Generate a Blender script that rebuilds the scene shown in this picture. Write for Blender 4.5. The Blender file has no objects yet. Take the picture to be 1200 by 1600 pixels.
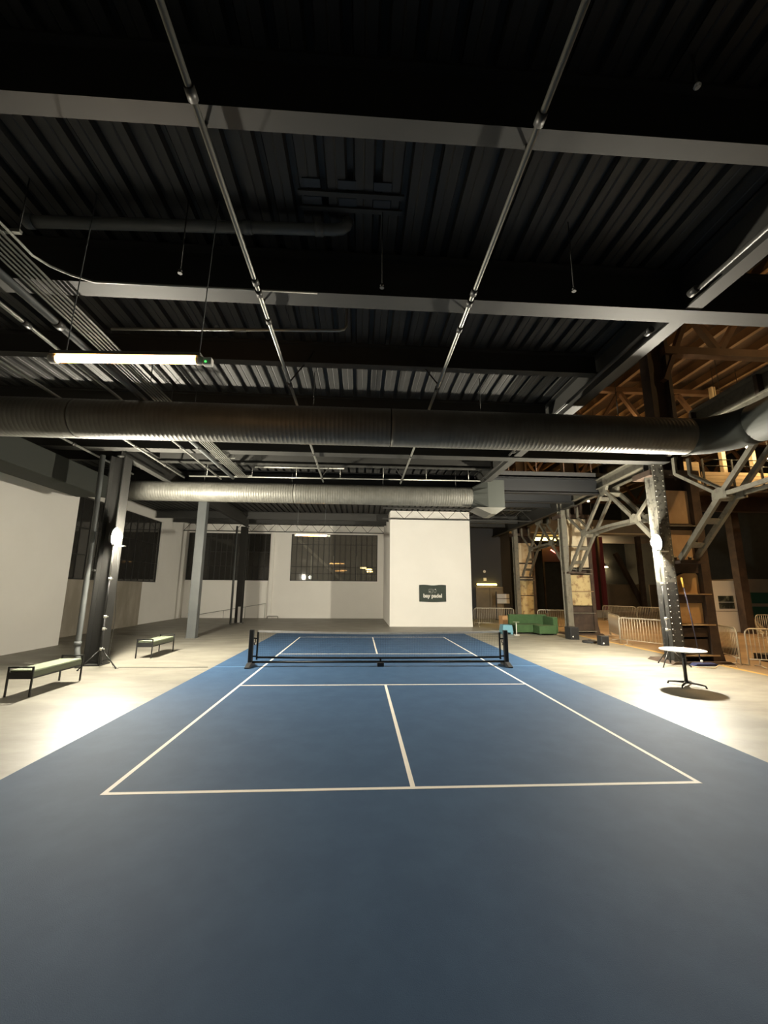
import bpy, bmesh, math, random
from mathutils import Vector, Matrix

random.seed(7)
scene = bpy.context.scene
col = scene.collection
PI = math.pi

# ------------------------------------------------------------------ camera
cam_d = bpy.data.cameras.new('camera')
cam_d.sensor_fit = 'VERTICAL'
cam_d.sensor_height = 24.0
cam_d.sensor_width = 18.0
cam_d.lens = 639.55 / 1600.0 * 24.0
cam_d.clip_start = 0.05
cam_d.clip_end = 200
cam = bpy.data.objects.new('camera', cam_d)
col.objects.link(cam)
yaw, pitch, roll = -0.0566616, 0.187314, 0.007637
fwd = Vector((-math.sin(yaw) * math.cos(pitch), math.cos(yaw) * math.cos(pitch), math.sin(pitch)))
right0 = Vector((math.cos(yaw), math.sin(yaw), 0))
up0 = right0.cross(fwd)
rgt = right0 * math.cos(roll) + up0 * math.sin(roll)
upv = up0 * math.cos(roll) - right0 * math.sin(roll)
M = Matrix((rgt, upv, -fwd)).transposed().to_4x4()
M.translation = Vector((-0.57656, -11.2512, 1.97822))
cam.matrix_world = M
scene.camera = cam

# ------------------------------------------------------------------ world / exposure
world = bpy.data.worlds.new('night')
scene.world = world
world.use_nodes = True
world.node_tree.nodes['Background'].inputs[0].default_value = (0.5, 0.6, 0.8, 1)
world.node_tree.nodes['Background'].inputs[1].default_value = 0.002
scene.view_settings.view_transform = 'Standard'
scene.view_settings.look = 'None'
scene.view_settings.gamma = 1.0
scene.view_settings.use_curve_mapping = False
scene.view_settings.exposure = 0.0

WORK_LAMP = 5100.0      # the two work lights beside the net
TUBE = 42.0             # hanging tubes
HALL = 750.0            # small lamps in the high hall

# ------------------------------------------------------------------ materials
def nodes_of(m):
    m.use_nodes = True
    return m.node_tree.nodes, m.node_tree.links

def mat(name, c, rough=0.6, metal=0.0, c2=None, scale=4.0, bump=0.0, bscale=60.0, stretch=None, detail=6.0, spec=0.5, lo=0.4, hi=0.65):
    m = bpy.data.materials.new(name)
    n, l = nodes_of(m)
    b = n['Principled BSDF']
    b.inputs['Roughness'].default_value = rough
    b.inputs['Metallic'].default_value = metal
    b.inputs['Specular IOR Level'].default_value = spec
    b.inputs['Base Color'].default_value = (*c, 1)
    if c2 or bump:
        tc = n.new('ShaderNodeTexCoord')
        mp = n.new('ShaderNodeMapping')
        l.new(tc.outputs['Object'], mp.inputs['Vector'])
        if stretch:
            mp.inputs['Scale'].default_value = stretch
    if c2:
        nz = n.new('ShaderNodeTexNoise')
        nz.inputs['Scale'].default_value = scale
        nz.inputs['Detail'].default_value = detail
        nz.inputs['Roughness'].default_value = 0.6
        l.new(mp.outputs[0], nz.inputs['Vector'])
        r = n.new('ShaderNodeValToRGB')
        r.color_ramp.elements[0].position = lo
        r.color_ramp.elements[1].position = hi
        r.color_ramp.elements[0].color = (*c, 1)
        r.color_ramp.elements[1].color = (*c2, 1)
        l.new(nz.outputs['Fac'], r.inputs['Fac'])
        l.new(r.outputs['Color'], b.inputs['Base Color'])
    if bump:
        nb = n.new('ShaderNodeTexNoise')
        nb.inputs['Scale'].default_value = bscale
        nb.inputs['Detail'].default_value = 4
        l.new(mp.outputs[0], nb.inputs['Vector'])
        bp = n.new('ShaderNodeBump')
        bp.inputs['Strength'].default_value = bump
        bp.inputs['Distance'].default_value = 0.01
        l.new(nb.outputs['Fac'], bp.inputs['Height'])
        l.new(bp.outputs[0], b.inputs['Normal'])
    return m

def glow(name, c, s):
    m = bpy.data.materials.new(name)
    n, l = nodes_of(m)
    for x in list(n):
        if x.type == 'BSDF_PRINCIPLED':
            n.remove(x)
    e = n.new('ShaderNodeEmission')
    e.inputs[0].default_value = (*c, 1)
    e.inputs[1].default_value = s
    l.new(e.outputs[0], n['Material Output'].inputs[0])
    return m

def glass(name, tint=0.6, rough=0.03, dust=0.2):
    m = bpy.data.materials.new(name)
    n, l = nodes_of(m)
    for x in list(n):
        if x.type == 'BSDF_PRINCIPLED':
            n.remove(x)
    t = n.new('ShaderNodeBsdfTransparent')
    t.inputs[0].default_value = (tint, tint, tint * 0.96, 1)
    df = n.new('ShaderNodeBsdfDiffuse')
    df.inputs[0].default_value = (0.30, 0.285, 0.25, 1)
    m0 = n.new('ShaderNodeMixShader')
    m0.inputs[0].default_value = dust  # grey diffuse share makes the panes paler and less clear
    g = n.new('ShaderNodeBsdfGlossy')
    g.inputs['Roughness'].default_value = rough
    f = n.new('ShaderNodeFresnel')
    f.inputs[0].default_value = 1.5
    mx = n.new('ShaderNodeMixShader')
    l.new(t.outputs[0], m0.inputs[1])
    l.new(df.outputs[0], m0.inputs[2])
    l.new(f.outputs[0], mx.inputs[0])
    l.new(m0.outputs[0], mx.inputs[1])
    l.new(g.outputs[0], mx.inputs[2])
    l.new(mx.outputs[0], n['Material Output'].inputs[0])
    return m

CONC = mat('polished concrete', (0.205, 0.194, 0.160), 0.5, 0, (0.285, 0.270, 0.225), 0.9, 0.10, 9.0, stretch=(1, 2.2, 1), spec=0.35)
CONC_TAN = mat('worn tan floor', (0.20, 0.13, 0.07), 0.55, 0, (0.30, 0.21, 0.12), 0.7, 0.12, 12)
CONC_WALL = mat('bare concrete', (0.26, 0.23, 0.18), 0.9, 0, (0.36, 0.32, 0.26), 1.4, 0.3, 14, stretch=(1, 1, 0.4))
COURT = mat('blue court mat', (0.031, 0.074, 0.150), 0.75, 0, (0.038, 0.086, 0.168), 2.5, 0.15, 160, spec=0.25)
SEAM = mat('mat seam', (0.10, 0.24, 0.42), 0.5)
LINE = mat('white line paint', (0.82, 0.78, 0.70), 0.7)
WHITE = mat('white painted wall', (0.78, 0.76, 0.71), 0.9, 0, (0.81, 0.79, 0.74), 0.5)
GREYW = mat('grey painted wall', (0.045, 0.045, 0.048), 0.8)
DARKW = mat('dark wall', (0.012, 0.013, 0.013), 0.85, 0, (0.018, 0.02, 0.019), 2)
DECK = mat('dark steel deck', (0.021, 0.021, 0.019), 0.6, 0.0, (0.027, 0.026, 0.024), 1.5)
SLAB = mat('slab top', (0.05, 0.05, 0.05), 0.9)
STEEL = mat('dark painted steel', (0.024, 0.0237, 0.021), 0.6, 0, (0.030, 0.0293, 0.026), 1.2)
STEELG = mat('grey painted column', (0.085, 0.092, 0.092), 0.5, 0, (0.105, 0.112, 0.11), 1.5)
DUCT = mat('galvanised spiral duct', (0.115, 0.113, 0.097), 0.5, 0.25, (0.145, 0.142, 0.125), 3.0)
DUCTB = mat('grey duct hood', (0.046, 0.050, 0.044), 0.75, 0.0, spec=0.25)
PIPE = mat('galvanised pipe', (0.30, 0.30, 0.27), 0.4, 0.6)
COLD = mat('dark column paint', (0.016, 0.0158, 0.0145), 0.55)
GIRD = mat('blue black girder paint', (0.008, 0.009, 0.0105), 0.6)
PIPED = mat('black pipe', (0.045, 0.044, 0.04), 0.45)
OLD = mat('old grey green steel paint', (0.165, 0.155, 0.12), 0.65, 0, (0.10, 0.09, 0.07), 6, 0.2, 40, lo=0.5, hi=0.7)
OLDS = mat('speckled flaking paint', (0.105, 0.10, 0.082), 0.7, 0, (0.035, 0.032, 0.028), 9, 0.3, 40, lo=0.52, hi=0.62)
LEGLOW = mat('dark flaking leg paint', (0.035, 0.034, 0.031), 0.6, 0, (0.16, 0.155, 0.13), 14, 0.3, 40, lo=0.6, hi=0.72)
RIVET = mat('worn rivet heads', (0.30, 0.29, 0.25), 0.6)
BROWN = mat('brown oxide steel', (0.040, 0.026, 0.018), 0.65, 0, (0.065, 0.042, 0.028), 3, 0.2, 30)
BROWNR = mat('brown roof steel', (0.07, 0.034, 0.015), 0.7, 0, (0.10, 0.052, 0.025), 1.5)
TANR = mat('tan purlin with painted lit strips', (0.10, 0.055, 0.025), 0.7, 0, (0.60, 0.38, 0.18), 0.35, stretch=(1, 0.5, 1), lo=0.45, hi=0.58)  # bright patches in the colour stand for lit stretches of purlin
ROOF = mat('rusty roof sheet', (0.009, 0.005, 0.0025), 0.8, 0, (0.05, 0.025, 0.011), 0.5)
PLY = mat('plywood panel', (0.44, 0.30, 0.17), 0.7, 0, (0.54, 0.38, 0.23), 3, 0, 40, stretch=(1, 1, 0.4))
PLYS = mat('stained plywood panel', (0.46, 0.29, 0.13), 0.7, 0, (0.24, 0.12, 0.045), 2.6, 0.1, 30, lo=0.52, hi=0.75)
CREAM = mat('cream painted plate', (0.60, 0.52, 0.36), 0.7, 0, (0.32, 0.19, 0.08), 2.2, 0.1, 30, lo=0.5, hi=0.75)
CREAMR = mat('rust stained cream plate', (0.50, 0.40, 0.20), 0.75, 0, (0.14, 0.06, 0.025), 3.2, 0.2, 30, lo=0.5, hi=0.68)
SHELF = mat('shelf edge', (0.36, 0.25, 0.14), 0.6)
BLACK = mat('black powder coat', (0.012, 0.012, 0.012), 0.45)
BLACKP = mat('black plastic', (0.02, 0.02, 0.021), 0.6)
NETB = mat('black netting', (0.02, 0.022, 0.025), 0.8)
TAPE = mat('white net tape', (0.68, 0.66, 0.62), 0.7, 0, (0.60, 0.58, 0.54), 8)
SAGE = mat('sage seat pad', (0.22, 0.26, 0.17), 0.85, 0, (0.25, 0.29, 0.20), 20, 0.2, 200)
OLIVE = mat('olive seat side', (0.085, 0.095, 0.062), 0.85)
TABLE = mat('white laminate', (0.80, 0.80, 0.80), 0.35)
COLLAR = mat('pale plastic collar', (0.6, 0.6, 0.55), 0.5)
SOFA = mat('green upholstery', (0.040, 0.088, 0.030), 0.9, 0, (0.048, 0.102, 0.036), 6)
SKY = mat('sky blue plastic', (0.12, 0.30, 0.38), 0.6)
KRAFT = mat('kraft orange box', (0.48, 0.27, 0.12), 0.8)
GALV = mat('barrier steel', (0.50, 0.46, 0.37), 0.45, 0.35)
SIGNW = mat('white board', (0.72, 0.70, 0.66), 0.7)
PHOTO = mat('dark photograph print', (0.02, 0.025, 0.02), 0.4, 0, (0.22, 0.24, 0.20), 5, lo=0.5, hi=0.72)
WOODC = mat('pale timber', (0.62, 0.50, 0.32), 0.7)
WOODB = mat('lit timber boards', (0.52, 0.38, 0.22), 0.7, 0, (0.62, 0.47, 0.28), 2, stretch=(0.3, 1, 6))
TANW = mat('tan wall', (0.20, 0.16, 0.11), 0.8, 0, (0.24, 0.19, 0.13), 1)
GREENG = mat('green shutter', (0.02, 0.07, 0.045), 0.5)
REDP = mat('dark red post paint', (0.08, 0.009, 0.012), 0.5)
REDB = mat('dark red brown board', (0.045, 0.010, 0.007), 0.7)
BANNER = mat('dark green banner cloth', (0.040, 0.052, 0.043), 0.9, 0, (0.05, 0.064, 0.053), 12)
PRINTW = mat('white print', (0.72, 0.70, 0.64), 0.8)
PRINTG = mat('grey print', (0.16, 0.17, 0.15), 0.8)
BLUEH = mat('dark blue mop', (0.02, 0.025, 0.08), 0.9)
PURPLE = mat('dark violet handle', (0.03, 0.026, 0.045), 0.6)
YELLOW = mat('yellow handle tip', (0.75, 0.45, 0.08), 0.5)
YLINE = mat('worn yellow paint', (0.55, 0.36, 0.10), 0.7)
CABLE = mat('pale cable', (0.50, 0.36, 0.22), 0.6)
CABLEB = mat('black cable', (0.03, 0.03, 0.028), 0.6)
GASKET = mat('window steel', (0.022, 0.021, 0.019), 0.6)
GLASS = glass('window glass', 0.88, 0.03, 0.30)
GLASSD = glass('dark window glass', 0.22, 0.05, 0.10)  # darker, less clear tint than the other window
OUTG = mat('outside ground', (0.05, 0.05, 0.05), 0.9)
OUTW = mat('outside grey boards', (0.10, 0.095, 0.085), 0.9, 0, (0.14, 0.13, 0.115), 1.0)
POSTW = mat('pale outside post', (0.8, 0.8, 0.76), 0.7)
BRACE = mat('grey brace paint', (0.36, 0.34, 0.30), 0.7)
GREENLED = glow('green indicator', (0.1, 1.0, 0.15), 1.5)
LAMPW = glow('work light', (1.0, 0.92, 0.75), WORK_LAMP)
TUBEO = glow('warm tube', (1.0, 0.50, 0.14), TUBE)
TUBEY = glow('yellow tube', (1.0, 0.70, 0.16), 18)
BULB = glow('warm hall bulb', (1.0, 0.62, 0.26), HALL)
BULBS = glow('small warm bulb', (1.0, 0.70, 0.34), 520)
BULBD = glow('added warm fill bulb', (1.0, 0.62, 0.27), 7000)  # for lamps added to warm the plywood panels and right floor
OUTL = glow('street lamp', (1.0, 0.75, 0.30), 12)
OUTLW = glow('white street lamp', (1.0, 0.95, 0.85), 14)
NEON = glow('pink neon', (1.0, 0.28, 0.20), 5)

# ------------------------------------------------------------------ geometry helpers
class MB:
    def __init__(self):
        self.bm = bmesh.new()
    def box(self, x0, x1, y0, y1, z0, z1):
        v = [self.bm.verts.new(p) for p in ((x0,y0,z0),(x1,y0,z0),(x1,y1,z0),(x0,y1,z0),(x0,y0,z1),(x1,y0,z1),(x1,y1,z1),(x0,y1,z1))]
        for f in ((0,3,2,1),(4,5,6,7),(0,1,5,4),(1,2,6,5),(2,3,7,6),(3,0,4,7)):
            self.bm.faces.new([v[i] for i in f])
        return self
    def bar(self, p0, p1, w, h=None, upref=(0,0,1)):
        h = h or w
        p0, p1 = Vector(p0), Vector(p1)
        d = (p1 - p0).normalized()
        u = Vector(upref)
        if abs(d.dot(u)) > 0.99:
            u = Vector((0,1,0))
        s = d.cross(u).normalized()
        u = s.cross(d).normalized()
        q = []
        for p in (p0, p1):
            for a, b in ((-1,-1),(1,-1),(1,1),(-1,1)):
                q.append(self.bm.verts.new(p + s * (a * w / 2) + u * (b * h / 2)))
        for f in ((0,3,2,1),(4,5,6,7),(0,1,5,4),(1,2,6,5),(2,3,7,6),(3,0,4,7)):
            self.bm.faces.new([q[i] for i in f])
        return self
    def tube(self, pts, r, n=10, cap=True):
        pts = [Vector(p) for p in pts]
        rs = r if isinstance(r, (list, tuple)) else [r] * len(pts)
        rings, prev = [], None
        for i, p in enumerate(pts):
            if i == 0: d = pts[1] - pts[0]
            elif i == len(pts) - 1: d = pts[-1] - pts[-2]
            else: d = (pts[i+1] - p).normalized() + (p - pts[i-1]).normalized()
            d = d.normalized()
            if prev is None:
                a = Vector((0,0,1)) if abs(d.z) < 0.9 else Vector((1,0,0))
                u = d.cross(a).normalized()
            else:
                u = (prev - d * prev.dot(d)).normalized()
            prev = u
            w = d.cross(u)
            rings.append([self.bm.verts.new(p + (u * math.cos(t) + w * math.sin(t)) * rs[i]) for t in (2 * PI * k / n for k in range(n))])
        for a, b in zip(rings, rings[1:]):
            for k in range(n):
                f = self.bm.faces.new((a[k], a[(k+1) % n], b[(k+1) % n], b[k]))
                f.smooth = True
        if cap:
            self.bm.faces.new(rings[0][::-1])
            self.bm.faces.new(rings[-1])
        return self
    def lathe(self, prof, c=(0,0,0), n=24, axis='Z'):
        rings = []
        for r, z in prof:
            ring = []
            for k in range(n):
                t = 2 * PI * k / n
                v = Vector((r * math.cos(t), r * math.sin(t), z))
                if axis == 'X': v = Vector((v.z, v.x, v.y))
                if axis == 'Y': v = Vector((v.y, v.z, v.x))
                ring.append(self.bm.verts.new(v + Vector(c)))
            rings.append(ring)
        for a, b in zip(rings, rings[1:]):
            for k in range(n):
                f = self.bm.faces.new((a[k], a[(k+1) % n], b[(k+1) % n], b[k]))
        self.bm.faces.new(rings[0][::-1])
        self.bm.faces.new(rings[-1])
        return self
    def prism(self, poly, a0, a1, axis='Y'):
        """closed polygon extruded along an axis; poly in the two other axes"""
        def P(p, t):
            if axis == 'Y': return (p[0], t, p[1])
            if axis == 'X': return (t, p[0], p[1])
            return (p[0], p[1], t)
        A = [self.bm.verts.new(P(p, a0)) for p in poly]
        B = [self.bm.verts.new(P(p, a1)) for p in poly]
        n = len(poly)
        for k in range(n):
            self.bm.faces.new((A[k], A[(k+1) % n], B[(k+1) % n], B[k]))
        self.bm.faces.new(A[::-1]); self.bm.faces.new(B)
        return self
    def build(self, name, m, parent=None, bevel=0.0):
        if bevel:
            bmesh.ops.bevel(self.bm, geom=[e for e in self.bm.edges], offset=bevel, segments=2, affect='EDGES', profile=0.5)
        bmesh.ops.recalc_face_normals(self.bm, faces=self.bm.faces)
        if parent is not None:
            o = parent; off = Vector((0,0,0))
            while o is not None:
                off += o.location; o = o.parent
            bmesh.ops.translate(self.bm, verts=self.bm.verts, vec=-off)
        me = bpy.data.meshes.new(name)
        self.bm.to_mesh(me); self.bm.free()
        me.materials.append(m)
        o = bpy.data.objects.new(name, me)
        col.objects.link(o)
        if parent is not None:
            o.parent = parent
        return o

def tag(o, label=None, cat=None, group=None, kind=None):
    if label: o['label'] = label
    if cat: o['category'] = cat
    if group: o['group'] = group
    if kind: o['kind'] = kind
    return o

def thing(name, loc, label, cat, group=None, kind=None):
    o = bpy.data.objects.new(name, None)
    o.empty_display_size = 0.1
    col.objects.link(o)
    o.location = loc
    return tag(o, label, cat, group, kind)

def link_copy(src, parent, loc=None):
    c = src.copy(); col.objects.link(c)
    c.parent = parent
    if loc is not None: c.location = loc
    return c

def copy_tree(o, parent=None):
    c = o.copy(); col.objects.link(c); c.parent = parent
    for ch in list(o.children):
        copy_tree(ch, c)
    return c

# ================================================================== SETTING
# ------------------------------------------------------------------ floor
floor = tag(MB().box(-16, 34, -14, 34, -0.3, -0.06).build('floor', CONC), 'grey concrete slab floor around the blue court', 'floor', kind='structure')
def slab(x0, x1, y0, y1, m):
    g = 0.006
    return MB().box(x0 + g, x1 - g, y0 + g, y1 - g, -0.058, 0.0).build('slab', m, floor)
for x0, x1, m in ((-16, -0.5, CONC), (-0.5, 9.45, CONC), (9.45, 16, CONC_TAN), (16, 34, CONC_TAN)):
    for y0, y1 in ((-14, -6.4), (-6.4, 0.0), (0.0, 7.4), (7.4, 18.2), (18.2, 34)):
        if x1 < 0 and y0 > 18: continue
        if y0 > 18 and x0 < 9: continue
        slab(x0, x1, y0, y1, m)
MB().box(9.3, 9.45, -6, 8, 0.0, 0.0015).build('painted_edge_line', YLINE, floor)['label'] = 'worn yellow painted line on the floor'

# ------------------------------------------------------------------ walls
WL = MB()
wall_left = tag(WL.box(-11.2, -11.0, -14, 4.2, 0, 6.45).build('wall_left', WHITE), 'tall plain white wall on the left, ending in a vertical edge behind the bench', 'wall', kind='structure')
MB().box(-11.0, -10.96, -14, 4.2, 5.93, 6.0).build('dark_rail', STEEL, wall_left)
wr = MB()
wr.box(-12.8, -11.2, 4.0, 4.2, 0, 6.45)
tag(wr.build('wall_left_return', WHITE), 'short white return wall behind the tall white left wall', 'wall', kind='structure')
wl2 = MB()
X0, X1 = -12.85, -12.6
wl2.box(X0, X1, 4.2, 18.2, 0, 2.3)
wl2.box(X0, X1, 4.2, 18.2, 5.9, 6.45)
wl2.box(X0, X1, 4.2, 6.4, 2.3, 5.9)
wl2.box(X0, X1, 14.1, 18.2, 2.3, 5.9)
wall_lf = tag(wl2.build('wall_left_far', WHITE), 'far left side wall with a wide dark window above a concrete dado', 'wall', kind='structure')
MB().box(-12.6, -12.46, 4.3, 12.2, 0, 2.3).build('concrete_dado', CONC_WALL, wall_lf)['label'] = 'bare concrete dado panel'

def back_wall():
    b = MB()
    y0, y1 = 18.0, 18.25
    zs, zt = 2.53, 5.82
    b.box(-12.85, 1.3, y0, y1, 0, zs)
    b.box(-12.85, 1.3, y0, y1, zt, 6.45)
    b.box(-6.93, -5.47, y0, y1, zs, zt)
    b.box(0.64, 1.3, y0, y1, zs, zt)
    return b
wall_back = tag(back_wall().build('wall_back', WHITE), 'white back wall with two wide steel windows', 'wall', kind='structure')
MB().box(-6.86, -6.62, 17.86, 18.0, 0, 6.45).build('pilaster', WHITE, wall_back)
tag(MB().box(1.08, 5.66, 11.7, 18.0, 0, 6.42).build('wall_center', WHITE), 'tall white box room standing before the back wall, banner on its face', 'wall', kind='structure')
wbr = tag(MB().box(5.66, 10.3, 18.0, 18.25, 0, 6.45).build('wall_back_right', GREYW), 'charcoal painted back wall right of the white box room', 'wall', kind='structure')
tag(MB().box(29, 29.3, -14, 34, 0, 13).build('wall_right', DARKW), 'black far right wall of the high hall', 'wall', kind='structure')
tag(MB().box(10.0, 29, 33, 33.3, 0, 13).build('wall_far', DARKW), 'black far end wall of the high hall', 'wall', kind='structure')
tag(MB().box(-11.2, 29, -14.3, -14.0, 0, 13).build('wall_front', DARKW), 'dark wall behind the near end of the court', 'wall', kind='structure')

# ------------------------------------------------------------------ windows
def window(name, label, axis, a0, a1, z0, z1, base, ncol, rows, gm, fr=0.05, frame_d=0.08, post_cols=()):
    """axis X: in the plane y=base ; axis Y: in the plane x=base"""
    w = thing(name, (a0 if axis == 'X' else base, base if axis == 'X' else a0, z0), label, 'window', kind='structure')
    def bx(m, s0, s1, d, za, zb, off=0.0):
        if axis == 'X': m.box(s0, s1, base + off - d/2, base + off + d/2, za, zb)
        else: m.box(base + off - d/2, base + off + d/2, s0, s1, za, zb)
    f = MB()
    bx(f, a0, a1, frame_d, z0, z0 + fr); bx(f, a0, a1, frame_d, z1 - fr, z1)
    bx(f, a0, a0 + fr, frame_d, z0, z1); bx(f, a1 - fr, a1, frame_d, z0, z1)
    f.build('window_frame', GASKET, w)
    cw = (a1 - a0) / ncol
    first_v = None
    for i in range(1, ncol):
        s = a0 + i * cw
        t = 0.035 if i in post_cols else 0.022
        m = MB(); bx(m, s - t, s + t, 0.05, z0 + fr, z1 - fr)
        m.build('muntin', GASKET, w)
    zz = [z0] + [z0 + (z1 - z0) * r for r in rows] + [z1]
    for z in zz[1:-1]:
        m = MB(); bx(m, a0 + fr, a1 - fr, 0.055, z - 0.016, z + 0.016)
        m.build('transom_bar', GASKET, w)
    for k in range(len(zz) - 1):
        m = MB(); bx(m, a0 + 0.012, a0 + cw - 0.012, 0.008, zz[k] + 0.014, zz[k+1] - 0.014)
        p0 = m.build('pane', gm, w)
        for i in range(1, ncol):
            link_copy(p0, w, (i * cw, 0, 0) if axis == 'X' else (0, i * cw, 0))
    return w
window('window_1', 'wide steel window of narrow panes behind the far hanging lamp', 'X', -5.47, 0.64, 2.53, 5.82, 18.12, 16, (0.155, 0.30, 0.78), GLASS, post_cols=(4, 8, 12))
window('window_2', 'wide dark window behind the grey columns on the back wall', 'X', -12.6, -6.93, 2.53, 5.82, 18.12, 15, (0.30, 0.60), GLASSD, post_cols=(5, 10))
window('window_3', 'wide dark side window behind the left work light', 'Y', 6.4, 14.1, 2.3, 5.9, -12.72, 12, (0.30, 0.62), GLASSD, post_cols=(4, 8))

# outside the back window
tag(MB().box(-22, 12, 18.3, 40, -0.5, -0.35).build('ground_outside', OUTG), 'dark ground outside the back windows', 'ground', kind='structure')
tag(MB().box(-22, 10, 30, 30.2, -0.35, 7.5).build('wall_outside', OUTW), 'dim grey boarded facade seen through the back window', 'wall', kind='structure')
for x, lb in ((-4.1, 'pale outside post at the left of the far lit window'), (-2.5, 'pale outside post in the middle of the far lit window'), (-0.85, 'pale outside post at the right of the far lit window')):
    tag(MB().bar((x, 18.75, -0.35), (x, 18.75, 4.35), 0.07).build('outside_post', POSTW), lb, 'post', 'pale posts outside the back window')
tag(MB().bar((-5.1, 18.95, 5.5), (1.4, 18.95, -0.35), 0.14, 0.2).build('diagonal_brace', BRACE), 'grey diagonal steel brace crossing the far lit window', 'brace')
for x, yl, z, m, lb in ((-0.29, 24, 3.8, OUTL, 'leftmost of three yellow street lamps outside the window'), (0.20, 24.7, 3.69, OUTL, 'upper right of three yellow street lamps outside the window'), (0.26, 25.6, 3.55, OUTL, 'lower right of three yellow street lamps outside the window'), (-4.75, 24, 2.95, OUTLW, 'round white street lamp outside the window corner')):
    t = thing('street_lamp', (x, yl, -0.35), lb, 'lamp', 'street lamps outside the back window')
    MB().tube([(x, yl + .1, -0.35), (x, yl + .1, z)], 0.04, 8).build('pole', STEEL, t)
    if m is OUTLW: MB().lathe([(0.02, -0.14), (0.12, -0.09), (0.15, 0), (0.12, 0.09), (0.02, 0.14)], (x, yl, z), 12).build('lamp_head', m, t)
    else: MB().box(x - 0.28, x + 0.28, yl - .1, yl + .1, z - 0.06, z + 0.05).build('lamp_head', m, t)

# ------------------------------------------------------------------ ceiling deck
ceil = tag(MB().box(-12.8, 3.9, -14, 4.35, 6.56, 6.72).box(-12.8, 10.3, 4.35, 18.2, 6.56, 6.72).build('ceiling', SLAB), 'dark corrugated steel deck ceiling', 'ceiling', kind='structure')
def deck_panel(y0, y1):
    m = MB()
    prof = []
    for k in range(3):
        b = k * 0.31
        prof += [(b, 6.45), (b + 0.085, 6.45), (b + 0.098, 6.458), (b + 0.112, 6.45), (b + 0.20, 6.45), (b + 0.222, 6.525), (b + 0.288, 6.525)]
    prof += [(0.92, 6.455)]
    A = [m.bm.verts.new((x, y0, z)) for x, z in prof]
    B = [m.bm.verts.new((x, y1, z)) for x, z in prof]
    for k in range(len(prof) - 1):
        m.bm.faces.new((A[k], A[k+1], B[k+1], B[k]))
    return m.build('deck_panel', DECK, ceil)
YB = [-14, -10.6, -8.46, -6.33, -4.3, -2.15, 0.06, 2.1, 4.35, 6.5, 8.6, 10.8, 13.0, 15.2, 18.1]
for j, (y0, y1) in enumerate(zip(YB, YB[1:])):
    src = deck_panel(y0, y1)
    src.location.x = -12.8
    n = 18 if y1 <= 4.4 else 25
    for i in range(1, n):
        link_copy(src, ceil, (-12.8 + i * 0.93, 0, 0))

# ------------------------------------------------------------------ beams
def ibeam(label, p0, p1, zb, zt, w, tf=0.03, tw=0.02, m=STEEL, name='ceiling_beam', cat='beam'):
    """I section running from p0 to p1 (xy)"""
    d = (Vector(p1) - Vector(p0)).normalized()
    s = Vector((-d.y, d.x))
    b = MB()
    def fl(half, z0, z1):
        q = [Vector(p0) + s * half, Vector(p0) - s * half, Vector(p1) - s * half, Vector(p1) + s * half]
        lo = [b.bm.verts.new((v.x, v.y, z0)) for v in q]; hi = [b.bm.verts.new((v.x, v.y, z1)) for v in q]
        b.bm.faces.new(lo[::-1]); b.bm.faces.new(hi)
        for k in range(4):
            b.bm.faces.new((lo[k], lo[(k+1) % 4], hi[(k+1) % 4], hi[k]))
    fl(w/2, zb, zb + tf); fl(w/2, zt - tf, zt); fl(tw/2, zb + tf, zt - tf)
    return tag(b.build(name, m), label, cat, kind='structure')
ibeam('dark steel ceiling beam nearest the camera, crossing the top of the view', (-11.0, -8.46), (8.3, -8.46), 5.8, 6.44, 0.17)
ibeam('second deep ceiling beam from the camera, above the near hanging lamp', (-11.0, -6.33), (8.3, -6.33), 5.8, 6.44, 0.27)
ibeam('shallow ceiling beam just behind the near hanging lamp', (-11.0, -4.3), (3.86, -4.3), 6.02, 6.44, 0.17)
ibeam('shallow ceiling beam hidden above the front round duct', (-11.0, -2.15), (3.86, -2.15), 6.02, 6.44, 0.17)
ibeam('deep ceiling beam on the column line between the two round ducts', (-11.0, 0.1), (8.6, 0.1), 5.78, 6.44, 0.34)
ibeam('thin ceiling beam just behind the column line beam', (-11.0, 2.1), (3.86, 2.1), 6.05, 6.44, 0.17)
ibeam('deep ceiling beam at the floor edge behind the rear duct hood', (-12.5, 4.35), (9.2, 4.35), 5.8, 6.44, 0.3, m=GIRD)
ibeam('first ceiling beam behind the rear round duct', (-12.5, 6.5), (9.0, 6.5), 5.9, 6.44, 0.28, m=GIRD)
ibeam('second ceiling beam behind the rear round duct', (-12.5, 8.6), (9.0, 8.6), 6.1, 6.44, 0.17, m=GIRD)
ibeam('ceiling beam behind the top of the white box room', (-12.5, 13.0), (9.0, 13.0), 6.0, 6.44, 0.2)
ibeam('last ceiling beam before the back wall', (-12.5, 15.2), (9.0, 15.2), 6.1, 6.44, 0.17)
ibeam('edge beam along the open right side of the ceiling', (3.95, -14), (3.95, 4.3), 5.815, 6.43, 0.22)
ibeam('far edge beam beside the charcoal wall', (9.1, 6.5), (9.1, 18), 5.8, 6.44, 0.25)
ibeam('dark girder from the first left column to the second', (-7.35, 0.2), (-7.35, 13.6), 5.62, 6.2, 0.22)
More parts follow.
